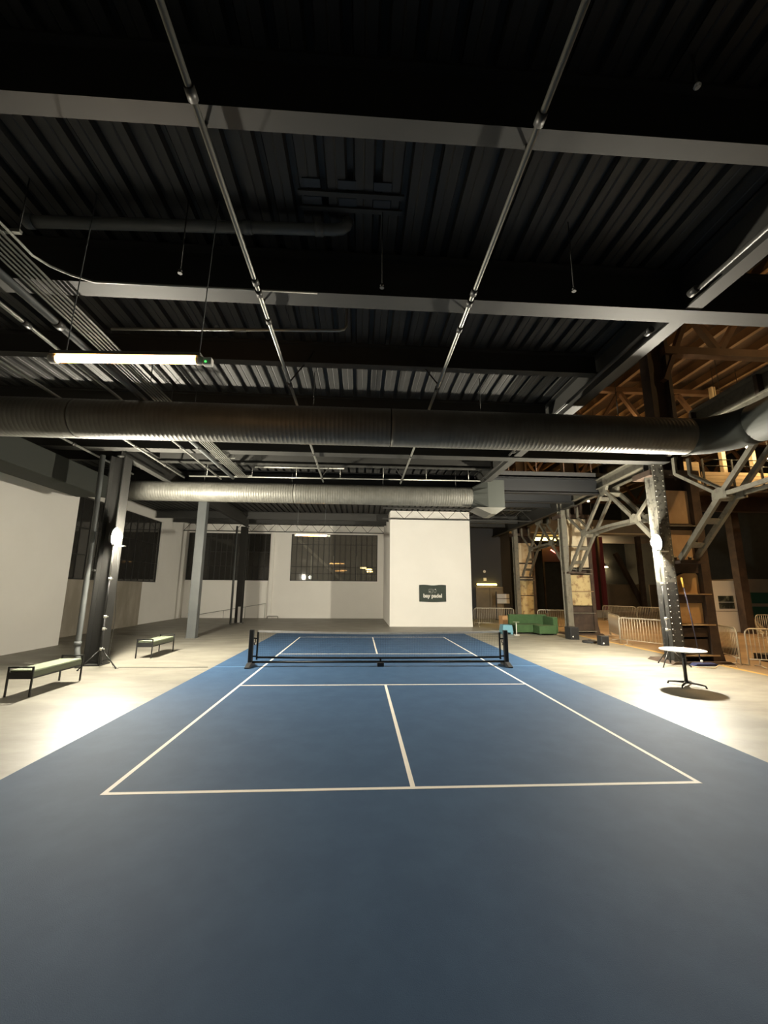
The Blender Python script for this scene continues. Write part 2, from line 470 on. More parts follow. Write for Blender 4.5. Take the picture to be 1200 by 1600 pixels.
def joist(y, x0, x1, zb, label):
    t = thing('bar_joist', (x0, y, zb), label, 'joist', kind='structure')
    MB().box(x0, x1, y - 0.03, y + 0.03, zb, zb + 0.05).build('bottom_chord', STEEL, t)
    MB().box(x0, x1, y - 0.04, y + 0.04, 6.38, 6.44).build('top_chord', STEEL, t)
    n = int((x1 - x0) / 1.1)
    s = (x1 - x0) / n
    for i in range(n):
        MB().bar((x0 + i * s, y, zb + 0.03), (x0 + (i + .5) * s, y, 6.4), 0.025).build('web_rod', STEEL, t)
        MB().bar((x0 + (i + .5) * s, y, 6.4), (x0 + (i + 1) * s, y, zb + 0.03), 0.025).build('web_rod', STEEL, t)
joist(10.9, 0.6, 9.0, 5.78, 'open web joist before the top of the white box room')
joist(16.6, -12.4, 1.0, 5.74, 'open web joist along the top of the back windows')

# ------------------------------------------------------------------ left steel columns
def h_column(label, x, y, w, d, z1, m, name='steel_column', base=True):
    t = thing(name, (x, y, 0), label, 'column', kind='structure')
    b = MB()
    b.box(x - w/2, x + w/2, y - d/2, y - d/2 + 0.03, 0.02, z1)
    b.box(x - w/2, x + w/2, y + d/2 - 0.03, y + d/2, 0.02, z1)
    b.box(x - 0.015, x + 0.015, y - d/2 + 0.03, y + d/2 - 0.03, 0.02, z1)
    b.build('shaft', m, t)
    if base: MB().box(x - w/2 - .06, x + w/2 + .06, y - d/2 - .06, y + d/2 + .06, 0, 0.03).build('base_plate', m, t)
    return t
def h_column_side(label, x, y, w, d, z1, m):
    """H section with its flanges facing left and right (web seen from the court)"""
    t = thing('steel_column', (x, y, 0), label, 'column', kind='structure')
    b = MB()
    b.box(x - w/2, x - w/2 + 0.03, y - d/2, y + d/2, 0.02, z1)
    b.box(x + w/2 - 0.03, x + w/2, y - d/2, y + d/2, 0.02, z1)
    b.box(x - w/2 + 0.03, x + w/2 - 0.03, y - 0.015, y + 0.015, 0.02, z1)
    b.build('shaft', m, t)
    MB().box(x - w/2 - .05, x + w/2 + .05, y - d/2 - .05, y + d/2 + .05, 0, 0.03).build('base_plate', m, t)
    return t
h_column_side('dark steel column beside the left work light', -7.42, 0.36, 0.40, 0.36, 5.62, COLD)
c2 = thing('steel_column', (-7.33, 6.4, 0), 'light grey square column behind the far bench', 'column', kind='structure')
MB().box(-7.52, -7.16, 6.26, 6.56, 0, 5.62).build('shaft', STEELG, c2, bevel=0.015)
MB().box(-7.56, -7.12, 6.22, 6.6, 0, 0.02).build('base_plate', STEELG, c2)
c3 = h_column('dark column near the back wall with a white wrap at its foot', -7.55, 13.6, 0.36, 0.34, 5.62, STEEL)
MB().box(-7.55, -7.42, 13.36, 13.42, 0.06, 0.95).build('white_wrap', SIGNW, c3)

# ================================================================== COURT
court = thing('court_mat', (0, 0, 0), 'blue rolled court mat with white pickleball lines', 'court')
MB().box(-4.27, 4.27, -13.2, -0.006, 0.0005, 0.006).build('mat_half', COURT, court)
MB().box(-4.27, 4.27, 0.006, 8.21, 0.0005, 0.006).build('mat_half', COURT, court)
MB().box(-4.27, 4.27, -0.02, 0.02, 0.0056, 0.0066).build('seam', SEAM, court)['label'] = 'pale blue seam between the mat halves'
lz0, lz1 = 0.006, 0.0075
for x in (-3.05, 3.0):
    MB().box(x, x + 0.05, -6.705, 6.705, lz0, lz1).build('side_line', LINE, court)
for y in (-6.705, 6.655):
    MB().box(-3.0, 3.0, y, y + 0.05, lz0, lz1).build('base_line', LINE, court)
for y in (-2.134, 2.084):
    MB().box(-3.0, 3.0, y, y + 0.05, lz0, lz1).build('kitchen_line', LINE, court)
for y0, y1 in ((-6.655, -2.134), (2.134, 6.655)):
    MB().box(-0.025, 0.025, y0, y1, lz0, lz1).build('center_line', LINE, court)

# ------------------------------------------------------------------ net
Z0 = 0.0076
net = thing('court_net', (0, 0, Z0), 'black portable pickleball net with white top tape', 'net')
NX = 3.36
for s in (-1, 1):
    MB().box(s*NX - 0.055, s*NX + 0.055, -0.055, 0.055, 0.10, 0.925).build('post', BLACK, net, bevel=0.012)
    f = MB()
    f.prism([(-0.32, Z0), (0.32, Z0), (0.32, Z0 + 0.035), (0.10, 0.115), (-0.10, 0.115), (-0.32, Z0 + 0.035)], s*NX - 0.06, s*NX + 0.06, 'X')
    f.build('foot', BLACKP, net, bevel=0.008)
    MB().box(s*NX - 0.16*s - 0.02, s*NX - 0.16*s + 0.02, -0.02, 0.02, 0.18, 0.87).build('side_band', BLACK, net)
    MB().bar((s*NX, 0, 0.26), (s*(NX - 0.17), 0, 0.26), 0.035).build('arm', BLACK, net)
    MB().bar((s*NX, 0, 0.72), (s*(NX - 0.17), 0, 0.70), 0.03).build('tension_strap', BLACK, net)
    st = MB(); st.tube([(s*(NX-0.10), -0.02, 0.70), (s*(NX-0.12), -0.03, 0.62), (s*(NX-0.08), -0.03, 0.60), (s*(NX-0.09), -0.03, 0.54)], 0.012, 6)
    st.build('loose_strap', BLACK, net)
MB().tube([(-NX, 0, 0.12), (NX, 0, 0.12)], 0.028, 10).build('bottom_bar', BLACK, net)
MB().box(-0.09, 0.09, -0.07, 0.07, Z0, 0.11).build('center_foot', BLACKP, net, bevel=0.01)
MB().box(-0.025, 0.025, -0.02, 0.02, 0.11, 0.24).build('center_strut', BLACK, net)
NL = NX - 0.16
def top_z(x): return 0.86 + 0.05 * (abs(x) / NL) ** 1.6
N = 24
hem = MB(); hem.tube([(-NL + 2*NL*i/N, 0, 0.215 + 0.02*(abs(-NL + 2*NL*i/N)/NL)**2) for i in range(N+1)], 0.026, 8)
hem.build('lower_hem', BLACK, net)
tp = MB()
for i in range(N):
    xa, xb = -NL + 2*NL*i/N, -NL + 2*NL*(i+1)/N
    za, zb_ = top_z(xa), top_z(xb)
    v = [tp.bm.verts.new(p) for p in ((xa,-0.012,za-0.05),(xb,-0.012,zb_-0.05),(xb,-0.008,zb_),(xa,-0.008,za),(xa,0.012,za-0.05),(xb,0.012,zb_-0.05),(xb,0.008,zb_),(xa,0.008,za))]
    for f in ((0,1,2,3),(5,4,7,6),(3,2,6,7),(1,0,4,5)):
        tp.bm.faces.new([v[k] for k in f])
tp.build('top_tape', TAPE, net)
ms = MB()
def strand(p0, p1, r=0.0014):
    p0, p1 = Vector(p0), Vector(p1); d = (p1-p0).normalized()
    u = d.cross(Vector((0,1,0))).normalized(); w = Vector((0,1,0))
    A = [ms.bm.verts.new(p0 + (u*math.cos(t) + w*math.sin(t))*r) for t in (0, 2.1, 4.2)]
    B = [ms.bm.verts.new(p1 + (u*math.cos(t) + w*math.sin(t))*r) for t in (0, 2.1, 4.2)]
    for k in range(3): ms.bm.faces.new((A[k], A[(k+1)%3], B[(k+1)%3], B[k]))
x = -NL
while x <= NL:
    strand((x, 0, 0.22), (x, 0, top_z(x) - 0.04)); x += 0.045
for k in range(14):
    f = k / 13.0
    for i in range(N):
        xa, xb = -NL + 2*NL*i/N, -NL + 2*NL*(i+1)/N
        strand((xa, 0, 0.24 + f*(top_z(xa)-0.29)), (xb, 0, 0.24 + f*(top_z(xb)-0.29)))
tag(ms.build('netting', NETB, net), kind='stuff')

# ------------------------------------------------------------------ work lights on stands
def work_light(cx, cy, h, lean, ang, aim, label):
    t = thing('work_light_stand', (cx, cy, 0), label, 'work light', 'tripod work lights beside the net')
    L = lambda z: (cx + lean[0]*z/h, cy + lean[1]*z/h, z)
    MB().tube([L(0.08), L(1.25)], 0.022, 10).build('lower_pole', BLACK, t)
    MB().tube([L(1.2), L(2.2)], 0.017, 10).build('middle_pole', BLACK, t)
    MB().tube([L(2.15), L(h - 0.12)], 0.012, 10).build('upper_pole', PIPE, t)
    for z in (0.46, 0.95, 1.25, 2.2):
        c = L(z)
        MB().tube([(c[0], c[1], z - 0.035), (c[0], c[1], z + 0.035)], 0.036, 10).build('collar', COLLAR, t)
        MB().bar((c[0] + 0.03, c[1], z), (c[0] + 0.085, c[1] - 0.02, z), 0.025).build('knob', COLLAR, t)
    c = L(0.46)
    for k in range(3):
        a = ang + k * 2 * PI / 3
        e = (cx + 0.46*math.cos(a), cy + 0.46*math.sin(a), 0.012)
        lg = MB().tube([(c[0] + 0.03*math.cos(a), c[1] + 0.03*math.sin(a), 0.44), e], 0.014, 8).build('leg', BLACK, t)
        MB().tube([(e[0] - .02*math.cos(a), e[1] - .02*math.sin(a), 0.03), (e[0], e[1], 0.0)], 0.02, 8).build('rubber_foot', BLACKP, lg)
        MB().tube([(cx + 0.24*math.cos(a), cy + 0.24*math.sin(a), 0.23), L(0.14)], 0.008, 6).build('brace', BLACK, t)
    p = Vector(L(h))
    MB().tube([(p[0], p[1], h - 0.26), (p[0], p[1], h - 0.12)], 0.035, 12).build('lamp_socket', BLACK, t)
    d = Vector(aim).normalized()
    hd = MB()      # round housing behind the dome
    hd.tube([p - d*0.10, p - d*0.09, p - d*0.012, p - d*0.002], [0.10, 0.17, 0.24, 0.24], 20)
    hd.build('lamp_housing', BLACK, t)
    b = MB()
    b.tube([p, p + d*0.05, p + d*0.10, p + d*0.14, p + d*0.155], [0.17, 0.162, 0.13, 0.075, 0.01], 16)
    b.build('bulb', LAMPW, t)
    MB().box(p[0] + 0.05, p[0] + 0.28, p[1] - 0.05, p[1] + 0.05, h - 0.27, h - 0.245).build('driver_tray', COLLAR, t)
    w = MB(); w.tube([(p[0]+0.1, p[1]+.03, h - 0.25), (p[0] + 0.15, cy+.05, 2.2), (cx + 0.20, cy+.08, 1.2), (cx + 0.18, cy+.05, 0.3), (cx + 0.34, cy + 0.02, 0.01), (cx + 0.5, cy-0.05, 0.006)], 0.006, 6)
    w.build('power_cable', CABLEB, t)
    return t
work_light(-7.03, -0.12, 3.31, (-0.02, 0.0), -0.15, (1.0, 0.22, -0.10), 'black tripod stand with a blazing work light beside the left dark column')
work_light(7.90, -0.02, 3.37, (0.02, 0.0), -0.5, (-1.0, 0.20, -0.10), 'black tripod stand with a blazing work light before the right riveted column')

# ------------------------------------------------------------------ benches
def bench(cx, cy, label):
    t = thing('bench', (cx, cy, 0), label, 'bench', 'padded benches left of the court')
    W, Ln = 0.215, 0.69
    for sy in (-1, 1):
        for sx in (-1, 1):
            MB().box(cx + sx*W - .013, cx + sx*W + .013, cy + sy*Ln - .013, cy + sy*Ln + .013, 0, 0.515).build('leg', BLACK, t)
        MB().box(cx - W - .013, cx + W + .013, cy + sy*Ln - .013, cy + sy*Ln + .013, 0.505, 0.53).build('end_rail', BLACK, t)
        MB().box(cx - W, cx + W, cy + sy*Ln - .010, cy + sy*Ln + .010, 0.31, 0.43).build('end_panel', BLACK, t)
    for sx in (-1, 1):
        MB().box(cx + sx*(W-.012) - .012, cx + sx*(W-.012) + .012, cy - Ln, cy + Ln, 0.31, 0.335).build('side_rail', BLACK, t)
    MB().box(cx - W + .0, cx + W - .0, cy - Ln + .016, cy + Ln - .016, 0.34, 0.425).build('seat_box', OLIVE, t)
    MB().box(cx - W + .005, cx + W - .005, cy - Ln + .018, cy + Ln - .018, 0.426, 0.465).build('seat_pad', SAGE, t, bevel=0.014)
    return t
bench(-6.79, -2.22, 'sage topped black frame bench nearest the camera, before the dark column')
bench(-6.69, 2.03, 'sage topped black frame bench farther off, before the light grey column')

# ------------------------------------------------------------------ table
t = thing('round_table', (6.46, -2.33, 0), 'white round cafe table with a black pedestal beside the court', 'table')
MB().lathe([(0.40, -0.022), (0.43, -0.016), (0.435, -0.006), (0.43, 0.0)], (6.46, -2.33, 0.745), 48).build('tabletop', TABLE, t)
MB().tube([(6.46, -2.33, 0.05), (6.46, -2.33, 0.72)], 0.034, 14).build('pedestal', BLACK, t)
MB().box(6.36, 6.56, -2.43, -2.23, 0.70, 0.722).build('mount_plate', BLACK, t)
for k in range(4):
    a = math.radians(38) + k*PI/2
    ca, sa = math.cos(a), math.sin(a)
    l = MB().tube([(6.46 + .02*ca, -2.33 + .02*sa, 0.075), (6.46 + .2*ca, -2.33 + .2*sa, 0.065), (6.46 + .33*ca, -2.33 + .33*sa, 0.045), (6.46 + .35*ca, -2.33 + .35*sa, 0.0)], [0.026, 0.02, 0.017, 0.018], 8).build('leg', BLACK, t)

# ================================================================== SERVICES OVERHEAD
def arc(c, r, a0, a1, plane, n=10):
    out = []
    for i in range(n + 1):
        a = a0 + (a1 - a0) * i / n
        u, v = r*math.cos(a), r*math.sin(a)
        out.append((c[0] + u, c[1] + v, c[2]) if plane == 'XY' else (c[0] + u, c[1], c[2] + v))
    return out
def spiral(m, pts_path, r, pitch=0.085, amp=0.0022, n=28):
    """ribbed round duct along a polyline (dense resample)"""
    P = [Vector(p) for p in pts_path]
    out, rad = [], []
    k = 0
    for a, b in zip(P, P[1:]):
        L = (b - a).length
        s = max(1, int(L / pitch))
        for i in range(s):
            for f, dr in ((0.0, 0), (0.62, 0), (0.72, amp), (0.90, amp)):
                out.append(a.lerp(b, (i + f) / s)); rad.append(r + dr)
    out.append(P[-1]); rad.append(r)
    m.tube(out, rad, n)
    return m
D1, D2, ZD = 0.385, 0.355, 5.255
YD = -3.3
duct = thing('round_duct', (0, YD, ZD), 'long round spiral duct crossing in front of the column line', 'duct')
spiral(MB(), [(-8.7, YD, ZD), (-6.2, YD, ZD)], D1).build('duct_section', DUCT, duct)
spiral(MB(), [(-6.18, YD, ZD), (-0.02, YD, ZD)], D1).build('duct_section', DUCT, duct)
spiral(MB(), [(0.0, YD, ZD), (6.35, YD, ZD)], D1).build('duct_section', DUCT, duct)
el = arc((6.37, YD - 0.8, ZD), 0.8, PI/2, 0, 'XY', 6)
MB().tube(el, D1 + 0.004, 28).build('elbow', DUCTB, duct)
MB().tube([(7.17, YD - 0.82, ZD), (7.17, YD - 2.6, ZD), (7.17, YD - 2.62, ZD), (7.17, -13.5, ZD)], [D1, D1, D1 + 0.008, D1 + 0.008], 32).build('duct_section', DUCTB, duct)
el = arc((-8.72, YD + 0.8, ZD), 0.8, -PI/2, -PI, 'XY', 6)
MB().tube(el, D1 + 0.004, 28).build('elbow', DUCTB, duct)
for x in (-8.0, -4.9, -1.6, 1.9, 4.9):
    h = MB(); h.tube([(x, YD, ZD + D1), (x, YD, 6.44)], 0.008, 6); h.build('hanger_rod', STEEL, duct)

duct2 = thing('round_duct', (0, 3.3, 5.36), 'rear round spiral duct ending in a hood, behind the left work light', 'duct')
spiral(MB(), [(-8.7, 3.3, 5.36), (-3.0, 3.3, 5.36)], D2).build('duct_section', DUCT, duct2)
spiral(MB(), [(-2.98, 3.3, 5.36), (3.45, 3.3, 5.36)], D2).build('duct_section', DUCT, duct2)
el = arc((-8.72, 2.55, 5.36), 0.75, PI/2, PI, 'XY', 6)
MB().tube(el, D2 + 0.01, 28).build('elbow', DUCTB, duct2)
# rectangular run toward the front elbow
MB().box(-9.97, -9.02, -2.30, 2.5, 4.90, 5.62).build('rectangular_section', DUCTB, duct2, bevel=0.03)
for x in (-6.2, -3.1, 0.2, 2.9):
    h = MB(); h.tube([(x, 3.3, 5.36 + D2), (x, 3.3, 6.44)], 0.008, 6); h.build('hanger_rod', STEEL, duct2)
hood = MB()
def ring_pts(kind, x, hw=0.0):
    out = []
    for k in range(16):
        a = 2*PI*k/16
        c, s = math.cos(a), math.sin(a)
        if kind == 'r': out.append((x, 3.3 + D2*c, 5.36 + D2*s))
        else:
            q = max(abs(c), abs(s))
            out.append((x, 3.3 + hw*c/q, 5.40 + hw*s/q))
    return out
R_ = [[hood.bm.verts.new(p) for p in pts] for pts in (ring_pts('r', 3.46), ring_pts('s', 3.95, 0.5), ring_pts('s', 4.55, 0.5))]
for a, b in zip(R_, R_[1:]):
    for k in range(16):
        hood.bm.faces.new((a[k], a[(k+1)%16], b[(k+1)%16], b[k]))
hood.bm.faces.new(R_[-1])
hood.build('hood', DUCTB, duct2)
sp = MB()   # sloping spout under the hood
sp.prism([(3.5, 4.90), (4.6, 4.90), (4.25, 4.66), (4.05, 4.66)], 2.85, 3.75, 'Y')
sp.build('spout', DUCT, duct2)

# sprinkler lines, hung just under the beams
def sprinkler(x, y0, y1, label, z=5.69):
    t = thing('sprinkler_pipe', (x, y0, z), label, 'pipe', 'sprinkler pipes under the ceiling')
    MB().tube([(x, y0, z), (x, y1, z)], 0.028, 10).build('pipe_run', PIPE, t)
    for y in (-8.7, -6.75, -6.55, -6.0, -4.2, -0.2, 2.3):
        if y0 < y < y1:
            MB().tube([(x, y - 0.05, z), (x, y + 0.05, z)], 0.043, 10).build('coupling', PIPED, t)
    for y in (-8.46, -6.33, 0.1):
        if y0 < y < y1:
            MB().bar((x, y + 0.05, z), (x, y + 0.05, 5.8), 0.02).build('hanger_clip', PIPED, t)
    for y in (-4.3, -2.15, 2.1):
        if y0 < y < y1:
            MB().bar((x + 0.03, y, z), (x + (0.45 if x < 0 else -0.45), y, 6.3), 0.02).build('sway_brace', STEEL, t)
    return t
sprinkler(-1.93, -12.5, 2.8, 'long silver sprinkler pipe left of the court center line')
sprinkler(0.80, -12.5, 2.8, 'long silver sprinkler pipe right of the court center line')
te = thing('edge_pipe', (3.72, -10, 5.74), 'thin dark pipe along the right ceiling edge', 'pipe')
MB().tube([(3.76, -12, 5.86), (3.76, -6.7, 5.86)], 0.03, 8).build('pipe_run', PIPED, te)
MB().tube([(3.70, -5.9, 5.86), (3.70, 2.6, 5.86)], 0.03, 8).build('pipe_run', PIPED, te)
for y in (-6.75, -5.9, -0.4):
    MB().tube([(3.73, y - .06, 5.86), (3.73, y + .06, 5.86)], 0.05, 10).build('coupling', PIPED, te)
# left pipes
for x, z, r, y0, y1, lb in ((-4.98, 5.70, 0.055, -10.5, 2.6, 'thick pipe just left of the conduit bundle'), (-5.42, 5.68, 0.028, -10.5, 2.7, 'thin pipe left of the thick ceiling pipe'), (-6.62, 5.68, 0.03, -9, 2.6, 'thin ceiling pipe nearest the left columns'), (-8.2, 5.70, 0.03, -8, 2.4, 'thin ceiling pipe beyond the left columns')):
    t = thing('ceiling_pipe', (x, y0, z), lb, 'pipe')
    MB().tube([(x, y0, z), (x, y1, z)], r, 10).build('pipe_run', PIPE if r < .05 else STEELG, t)
    for y in (-5.7, -0.5, 1.2):
        MB().tube([(x, y - .06, z), (x, y + .06, z)], r + 0.016, 10).build('coupling', PIPED, t)
# conduit bundle
t = thing('conduit_bundle', (-4.5, -10, 5.66), 'bundle of six parallel conduits running toward the back', 'conduit')
for k in range(6):
    x = -4.78 + k * 0.062
    MB().tube([(x, -10.5, 5.70), (x, 2.5, 5.70)], 0.015, 8).build('conduit', PIPE, t)
cv = [(-4.40, -10.5, 5.72), (-4.40, -6.95, 5.72), (-4.33, -6.78, 5.735), (-4.20, -6.62, 5.76), (-4.0, -6.5, 5.775), (-1.2, -6.49, 5.775)]
MB().tube(cv, 0.015, 8).build('curved_conduit', PIPE, t)
for y in (-7.25, -2.5, 0.5, 2.45):
    MB().box(-4.86, -4.30, y - 0.02, y + 0.02, 5.725, 5.765).build('strut_bracket', PIPE, t)
    for x in (-4.84, -4.32):
        MB().tube([(x, y, 5.76), (x, y, 6.44)], 0.006, 6).build('threaded_rod', STEEL, t)
# cross pipes near the deck
t = thing('drain_pipe', (-2.6, -6.95, 6.2), 'thick grey drain pipe slung crosswise above the near hanging lamp', 'pipe')
MB().tube([(-4.55, -6.95, 6.17), (-0.98, -6.95, 6.29), (-0.88, -6.95, 6.31), (-0.82, -6.95, 6.36), (-0.80, -6.95, 6.43)], 0.068, 12).build('pipe_run', STEELG, t)
for x in (-4.5, -2.0, -1.15):
    MB().tube([(x - .05, -6.95, 6.17 + (x + 4.55) * 0.0336), (x + .05, -6.95, 6.17 + (x + 4.6) * 0.0336)], 0.08, 12).build('coupling', STEELG, t)
t = thing('cross_conduit', (-2.6, -5.3, 6.0), 'thin crosswise conduit just above the near hanging lamp', 'conduit')
MB().tube([(-4.5, -5.3, 5.92), (-0.98, -5.3, 6.06), (-0.9, -5.3, 6.09), (-0.87, -5.3, 6.15), (-0.87, -5.3, 6.46)], 0.022, 8).build('conduit', PIPE, t)
MB().tube([(-2.62, -5.3, 5.995), (-2.45, -5.3, 6.002)], 0.032, 8).build('coupling', PIPE, t)
t = thing('service_pipe', (-1, 2.95, 5.86), 'thin crosswise pipe on drop rods before the rear duct', 'pipe')
MB().tube([(-6.6, 2.95, 5.83), (3.75, 2.95, 5.89)], 0.026, 8).build('pipe_run', PIPE, t)
for k in range(7):
    x = -6.0 + k * 1.55
    MB().tube([(x, 2.95, 5.85), (x, 2.95, 6.45)], 0.012, 6).build('drop_rod', PIPE, t)
t = thing('service_pipe', (-1, 2.95, 6.05), 'short thick crosswise conduit left of the rear duct hangers', 'pipe')
MB().tube([(-4.3, 2.7, 6.14), (-1.2, 2.7, 6.16)], 0.035, 8).build('pipe_run', PIPE, t)
# sprinkler heads on drops
for x, zt, lb in ((-2.66, 5.46, 'sprinkler head on a drop rod left of the left sprinkler pipe'), (-0.385, 5.40, 'sprinkler head on a drop rod between the two sprinkler pipes'), (1.90, 5.48, 'sprinkler head on a drop rod right of the right sprinkler pipe')):
    t = thing('ceiling_sprinkler', (x, -7.1, zt), lb, 'sprinkler', 'sprinkler heads before the second ceiling beam')
    MB().tube([(x, -7.1, zt + .05), (x, -7.1, 6.44)], 0.007, 6).build('drop_rod', STEEL, t)
    MB().lathe([(0.01, 0.05), (0.022, 0.03), (0.012, 0.01), (0.026, 0.0), (0.026, -0.006)], (x, -7.1, zt), 10).build('head', PIPED, t)
t = thing('smoke_detector', (2.15, -8.72, 6.12), 'small pale detector hanging from the dark ceiling', 'detector')
MB().tube([(2.15, -8.72, 6.12), (2.15, -8.72, 6.44)], 0.012, 6).build('stem', STEEL, t)
MB().lathe([(0.02, 0.02), (0.03, 0.0), (0.02, -0.015)], (2.15, -8.72, 6.11), 12).build('head', SIGNW, t)
t = thing('deck_hatch', (-0.9, -7.45, 6.42), 'dark framed hatch of six openings in the ceiling deck', 'hatch')
for y in (-7.29, -7.10):
    MB().box(-1.36, -0.15, y - .03, y + .03, 6.42, 6.446).build('rail', DECK, t)
for k in range(3):
    for y in (-7.40, -7.19):
        MB().box(-1.30 + k*0.40, -1.10 + k*0.40, y - .05, y + .05, 6.435, 6.448).build('opening', BLACK, t)

# rain pipe by the left column
t = thing('rain_pipe', (-7.76, 0.08, 0), 'grey vertical rain pipe left of the dark column', 'pipe')
MB().tube([(-7.80, 0.12, 5.6), (-7.76, 0.1, 3.9), (-7.74, 0.08, 0.55), (-7.72, 0.06, 0.40), (-7.60, -0.06, 0.22), (-7.56, -0.08, 0.0)], 0.065, 14).build('pipe_run', STEELG, t)
MB().tube([(-7.745, 0.08, 0.5), (-7.74, 0.08, 0.62)], 0.08, 14).build('collar', STEELG, t)
MB().box(-7.8, -7.6, 0.1, 0.17, 2.4, 2.45).build('clamp', STEEL, t)
t = thing('rain_pipe', (-7.78, 12.9, 0), 'thin dark vertical pipe left of the rearmost column', 'pipe')
MB().tube([(-7.86, 13.1, 5.6), (-7.84, 13.1, 0.0)], 0.06, 10).build('pipe_run', STEELG, t)
MB().box(-7.86, -7.2, 13.0, 13.1, 0.03, 0.06).build('foot_guard', PIPE, t)
# handrail at the back wall
t = thing('handrail', (-9, 17.2, 0), 'thin grey sloping handrail along the back wall', 'rail')
MB().tube([(-11.3, 17.3, 0.25), (-6.85, 17.3, 1.0)], 0.02, 8).build('rail', PIPE, t)
for x in (-11.2, -9.6, -8.2, -6.9):
    MB().tube([(x, 17.3, 0.0), (x, 17.3, 0.25 + (x + 11.3) * 0.1685)], 0.016, 8).build('post', PIPE, t)
t = thing('floor_box', (-6.4, 17.5, 0), 'small grey stub pipe frame on the floor by the pilaster', 'pipe stub')
MB().tube([(-6.75, 17.5, 0.0), (-6.75, 17.5, 0.12), (-6.7, 17.5, 0.17), (-6.1, 17.5, 0.17), (-6.05, 17.5, 0.12), (-6.05, 17.5, 0.0)], 0.03, 8).build('pipe_loop', PIPE, t)

# ------------------------------------------------------------------ hanging tube lamps
def tube_lamp(x0, x1, y, z, ztop, label, m, wires, hw=0.035, tilt=0.0):
    t = thing('tube_lamp', ((x0+x1)/2, y, z), label, 'lamp', 'hanging tube lamps')
    MB().box(x0, x1, y - 0.05, y + 0.05, z + 0.035, z + 0.075).build('housing', PIPE, t)
    MB().tube([(x0 + .04, y, z), (x1 - .04, y, z)], hw, 12).build('tube', m, t)
    for x, s in ((x0, 1), (x1, -1)):
        MB().tube([(x - .02*s, y, z), (x + .05*s, y, z)], 0.045, 12).build('end_cap', SIGNW, t)
    e = MB().box(x1 + .02, x1 + .12, y - .04, y + .04, z - .055, z + .03).build('sensor_box', SIGNW, t, bevel=0.015)
    MB().lathe([(0.003, 0), (0.012, 0.002), (0.012, 0.008)], (x1 + .06, y - .048, z - .03), 8, 'Y').build('indicator', GREENLED, e)
    for o in list(t.children):
        o.matrix_parent_inverse = Matrix()
        o.rotation_euler = (0, -tilt, 0)
    for wx in wires:
        MB().tube([(wx, y, z + .06), (wx + .02, y, (z + ztop)/2), (wx + .05, y, ztop)], 0.006, 6).build('wire', STEELG, t)
tube_lamp(-3.87, -2.33, -7.1, 4.37, 6.45, 'bright warm tube lamp hanging nearest the camera', TUBEO, (-3.74, -2.36), 0.035, 0.028)
tube_lamp(-3.58, -2.10, 7.6, 4.40, 6.45, 'bright warm tube lamp hanging before the far lit window', TUBEO, (-3.5, -2.25))
t = thing('wall_tube_lamp', (8.45, 17.9, 2.39), 'warm tube lamp over the door in the charcoal wall', 'lamp')
MB().box(7.72, 9.18, 17.93, 18.0, 2.35, 2.46).build('housing', STEEL, t)
MB().tube([(7.75, 17.88, 2.39), (9.15, 17.88, 2.39)], 0.06, 10).build('tube', TUBEY, t)
t = thing('wall_tube_lamp', (16.2, 25, 6.6), 'yellow tube lamp hanging behind the far right column', 'lamp')
MB().box(15.1, 17.5, 24.95, 25.05, 6.72, 6.8).build('housing', STEEL, t)
MB().tube([(15.15, 25, 6.62), (17.45, 25, 6.62)], 0.14, 10).build('tube', TUBEY, t)
MB().lathe([(0.02, -.12), (0.12, 0), (0.02, .12)], (17.75, 25, 6.6), 10).build('bulb', TUBEY, t)
for wx in (15.5, 17.0):
    MB().tube([(wx, 25, 6.78), (wx, 25, 12.3)], 0.02, 6).build('wire', STEEL, t)

# ------------------------------------------------------------------ door and signs on the charcoal wall
d = thing('door_1', (8.6, 17.98, 0), 'tan double door under the warm wall lamp', 'door', kind='structure')
for x0, x1 in ((7.74, 8.63), (8.66, 9.55)):
    lf = MB().box(x0, x1, 17.93, 17.98, 0.01, 2.15).build('leaf', TANW, d)
    MB().box(x0 + .1, x1 - .1, 17.92, 17.935, 0.2, 1.95).build('panel', TANW, lf)
MB().box(7.66, 7.74, 17.9, 18.0, 0, 2.23).box(9.55, 9.63, 17.9, 18.0, 0, 2.23).box(7.74, 9.55, 17.9, 18.0, 2.15, 2.23).build('door_frame', TANW, d)
tag(MB().lathe([(0.02, -0.02), (0.10, -0.01), (0.10, 0.0)], (8.35, 17.99, 3.31), 12, 'Y').build('wall_sensor', SIGNW), 'round white disc on the charcoal wall above the door lamp', 'sensor')
tag(MB().box(8.26, 8.46, 17.95, 18.0, 2.66, 2.86).build('exit_sign', SIGNW), 'small pale square plate just above the door lamp', 'plate')
t = thing('notice_board', (9.25, 16.9, 0), 'pair of stacked white notice boards on a stand right of the door', 'board')
MB().box(8.86, 9.72, 16.98, 17.02, 1.45, 1.74).build('board', SIGNW, t)
MB().box(8.86, 9.72, 16.98, 17.02, 1.10, 1.41).build('board', SIGNW, t)
for x in (8.8, 9.78):
    MB().box(x - .03, x + .03, 16.97, 17.03, 0, 1.9).build('post', BLACK, t)
MB().box(8.75, 9.83, 16.8, 17.2, 0, 0.04).build('foot', BLACK, t)

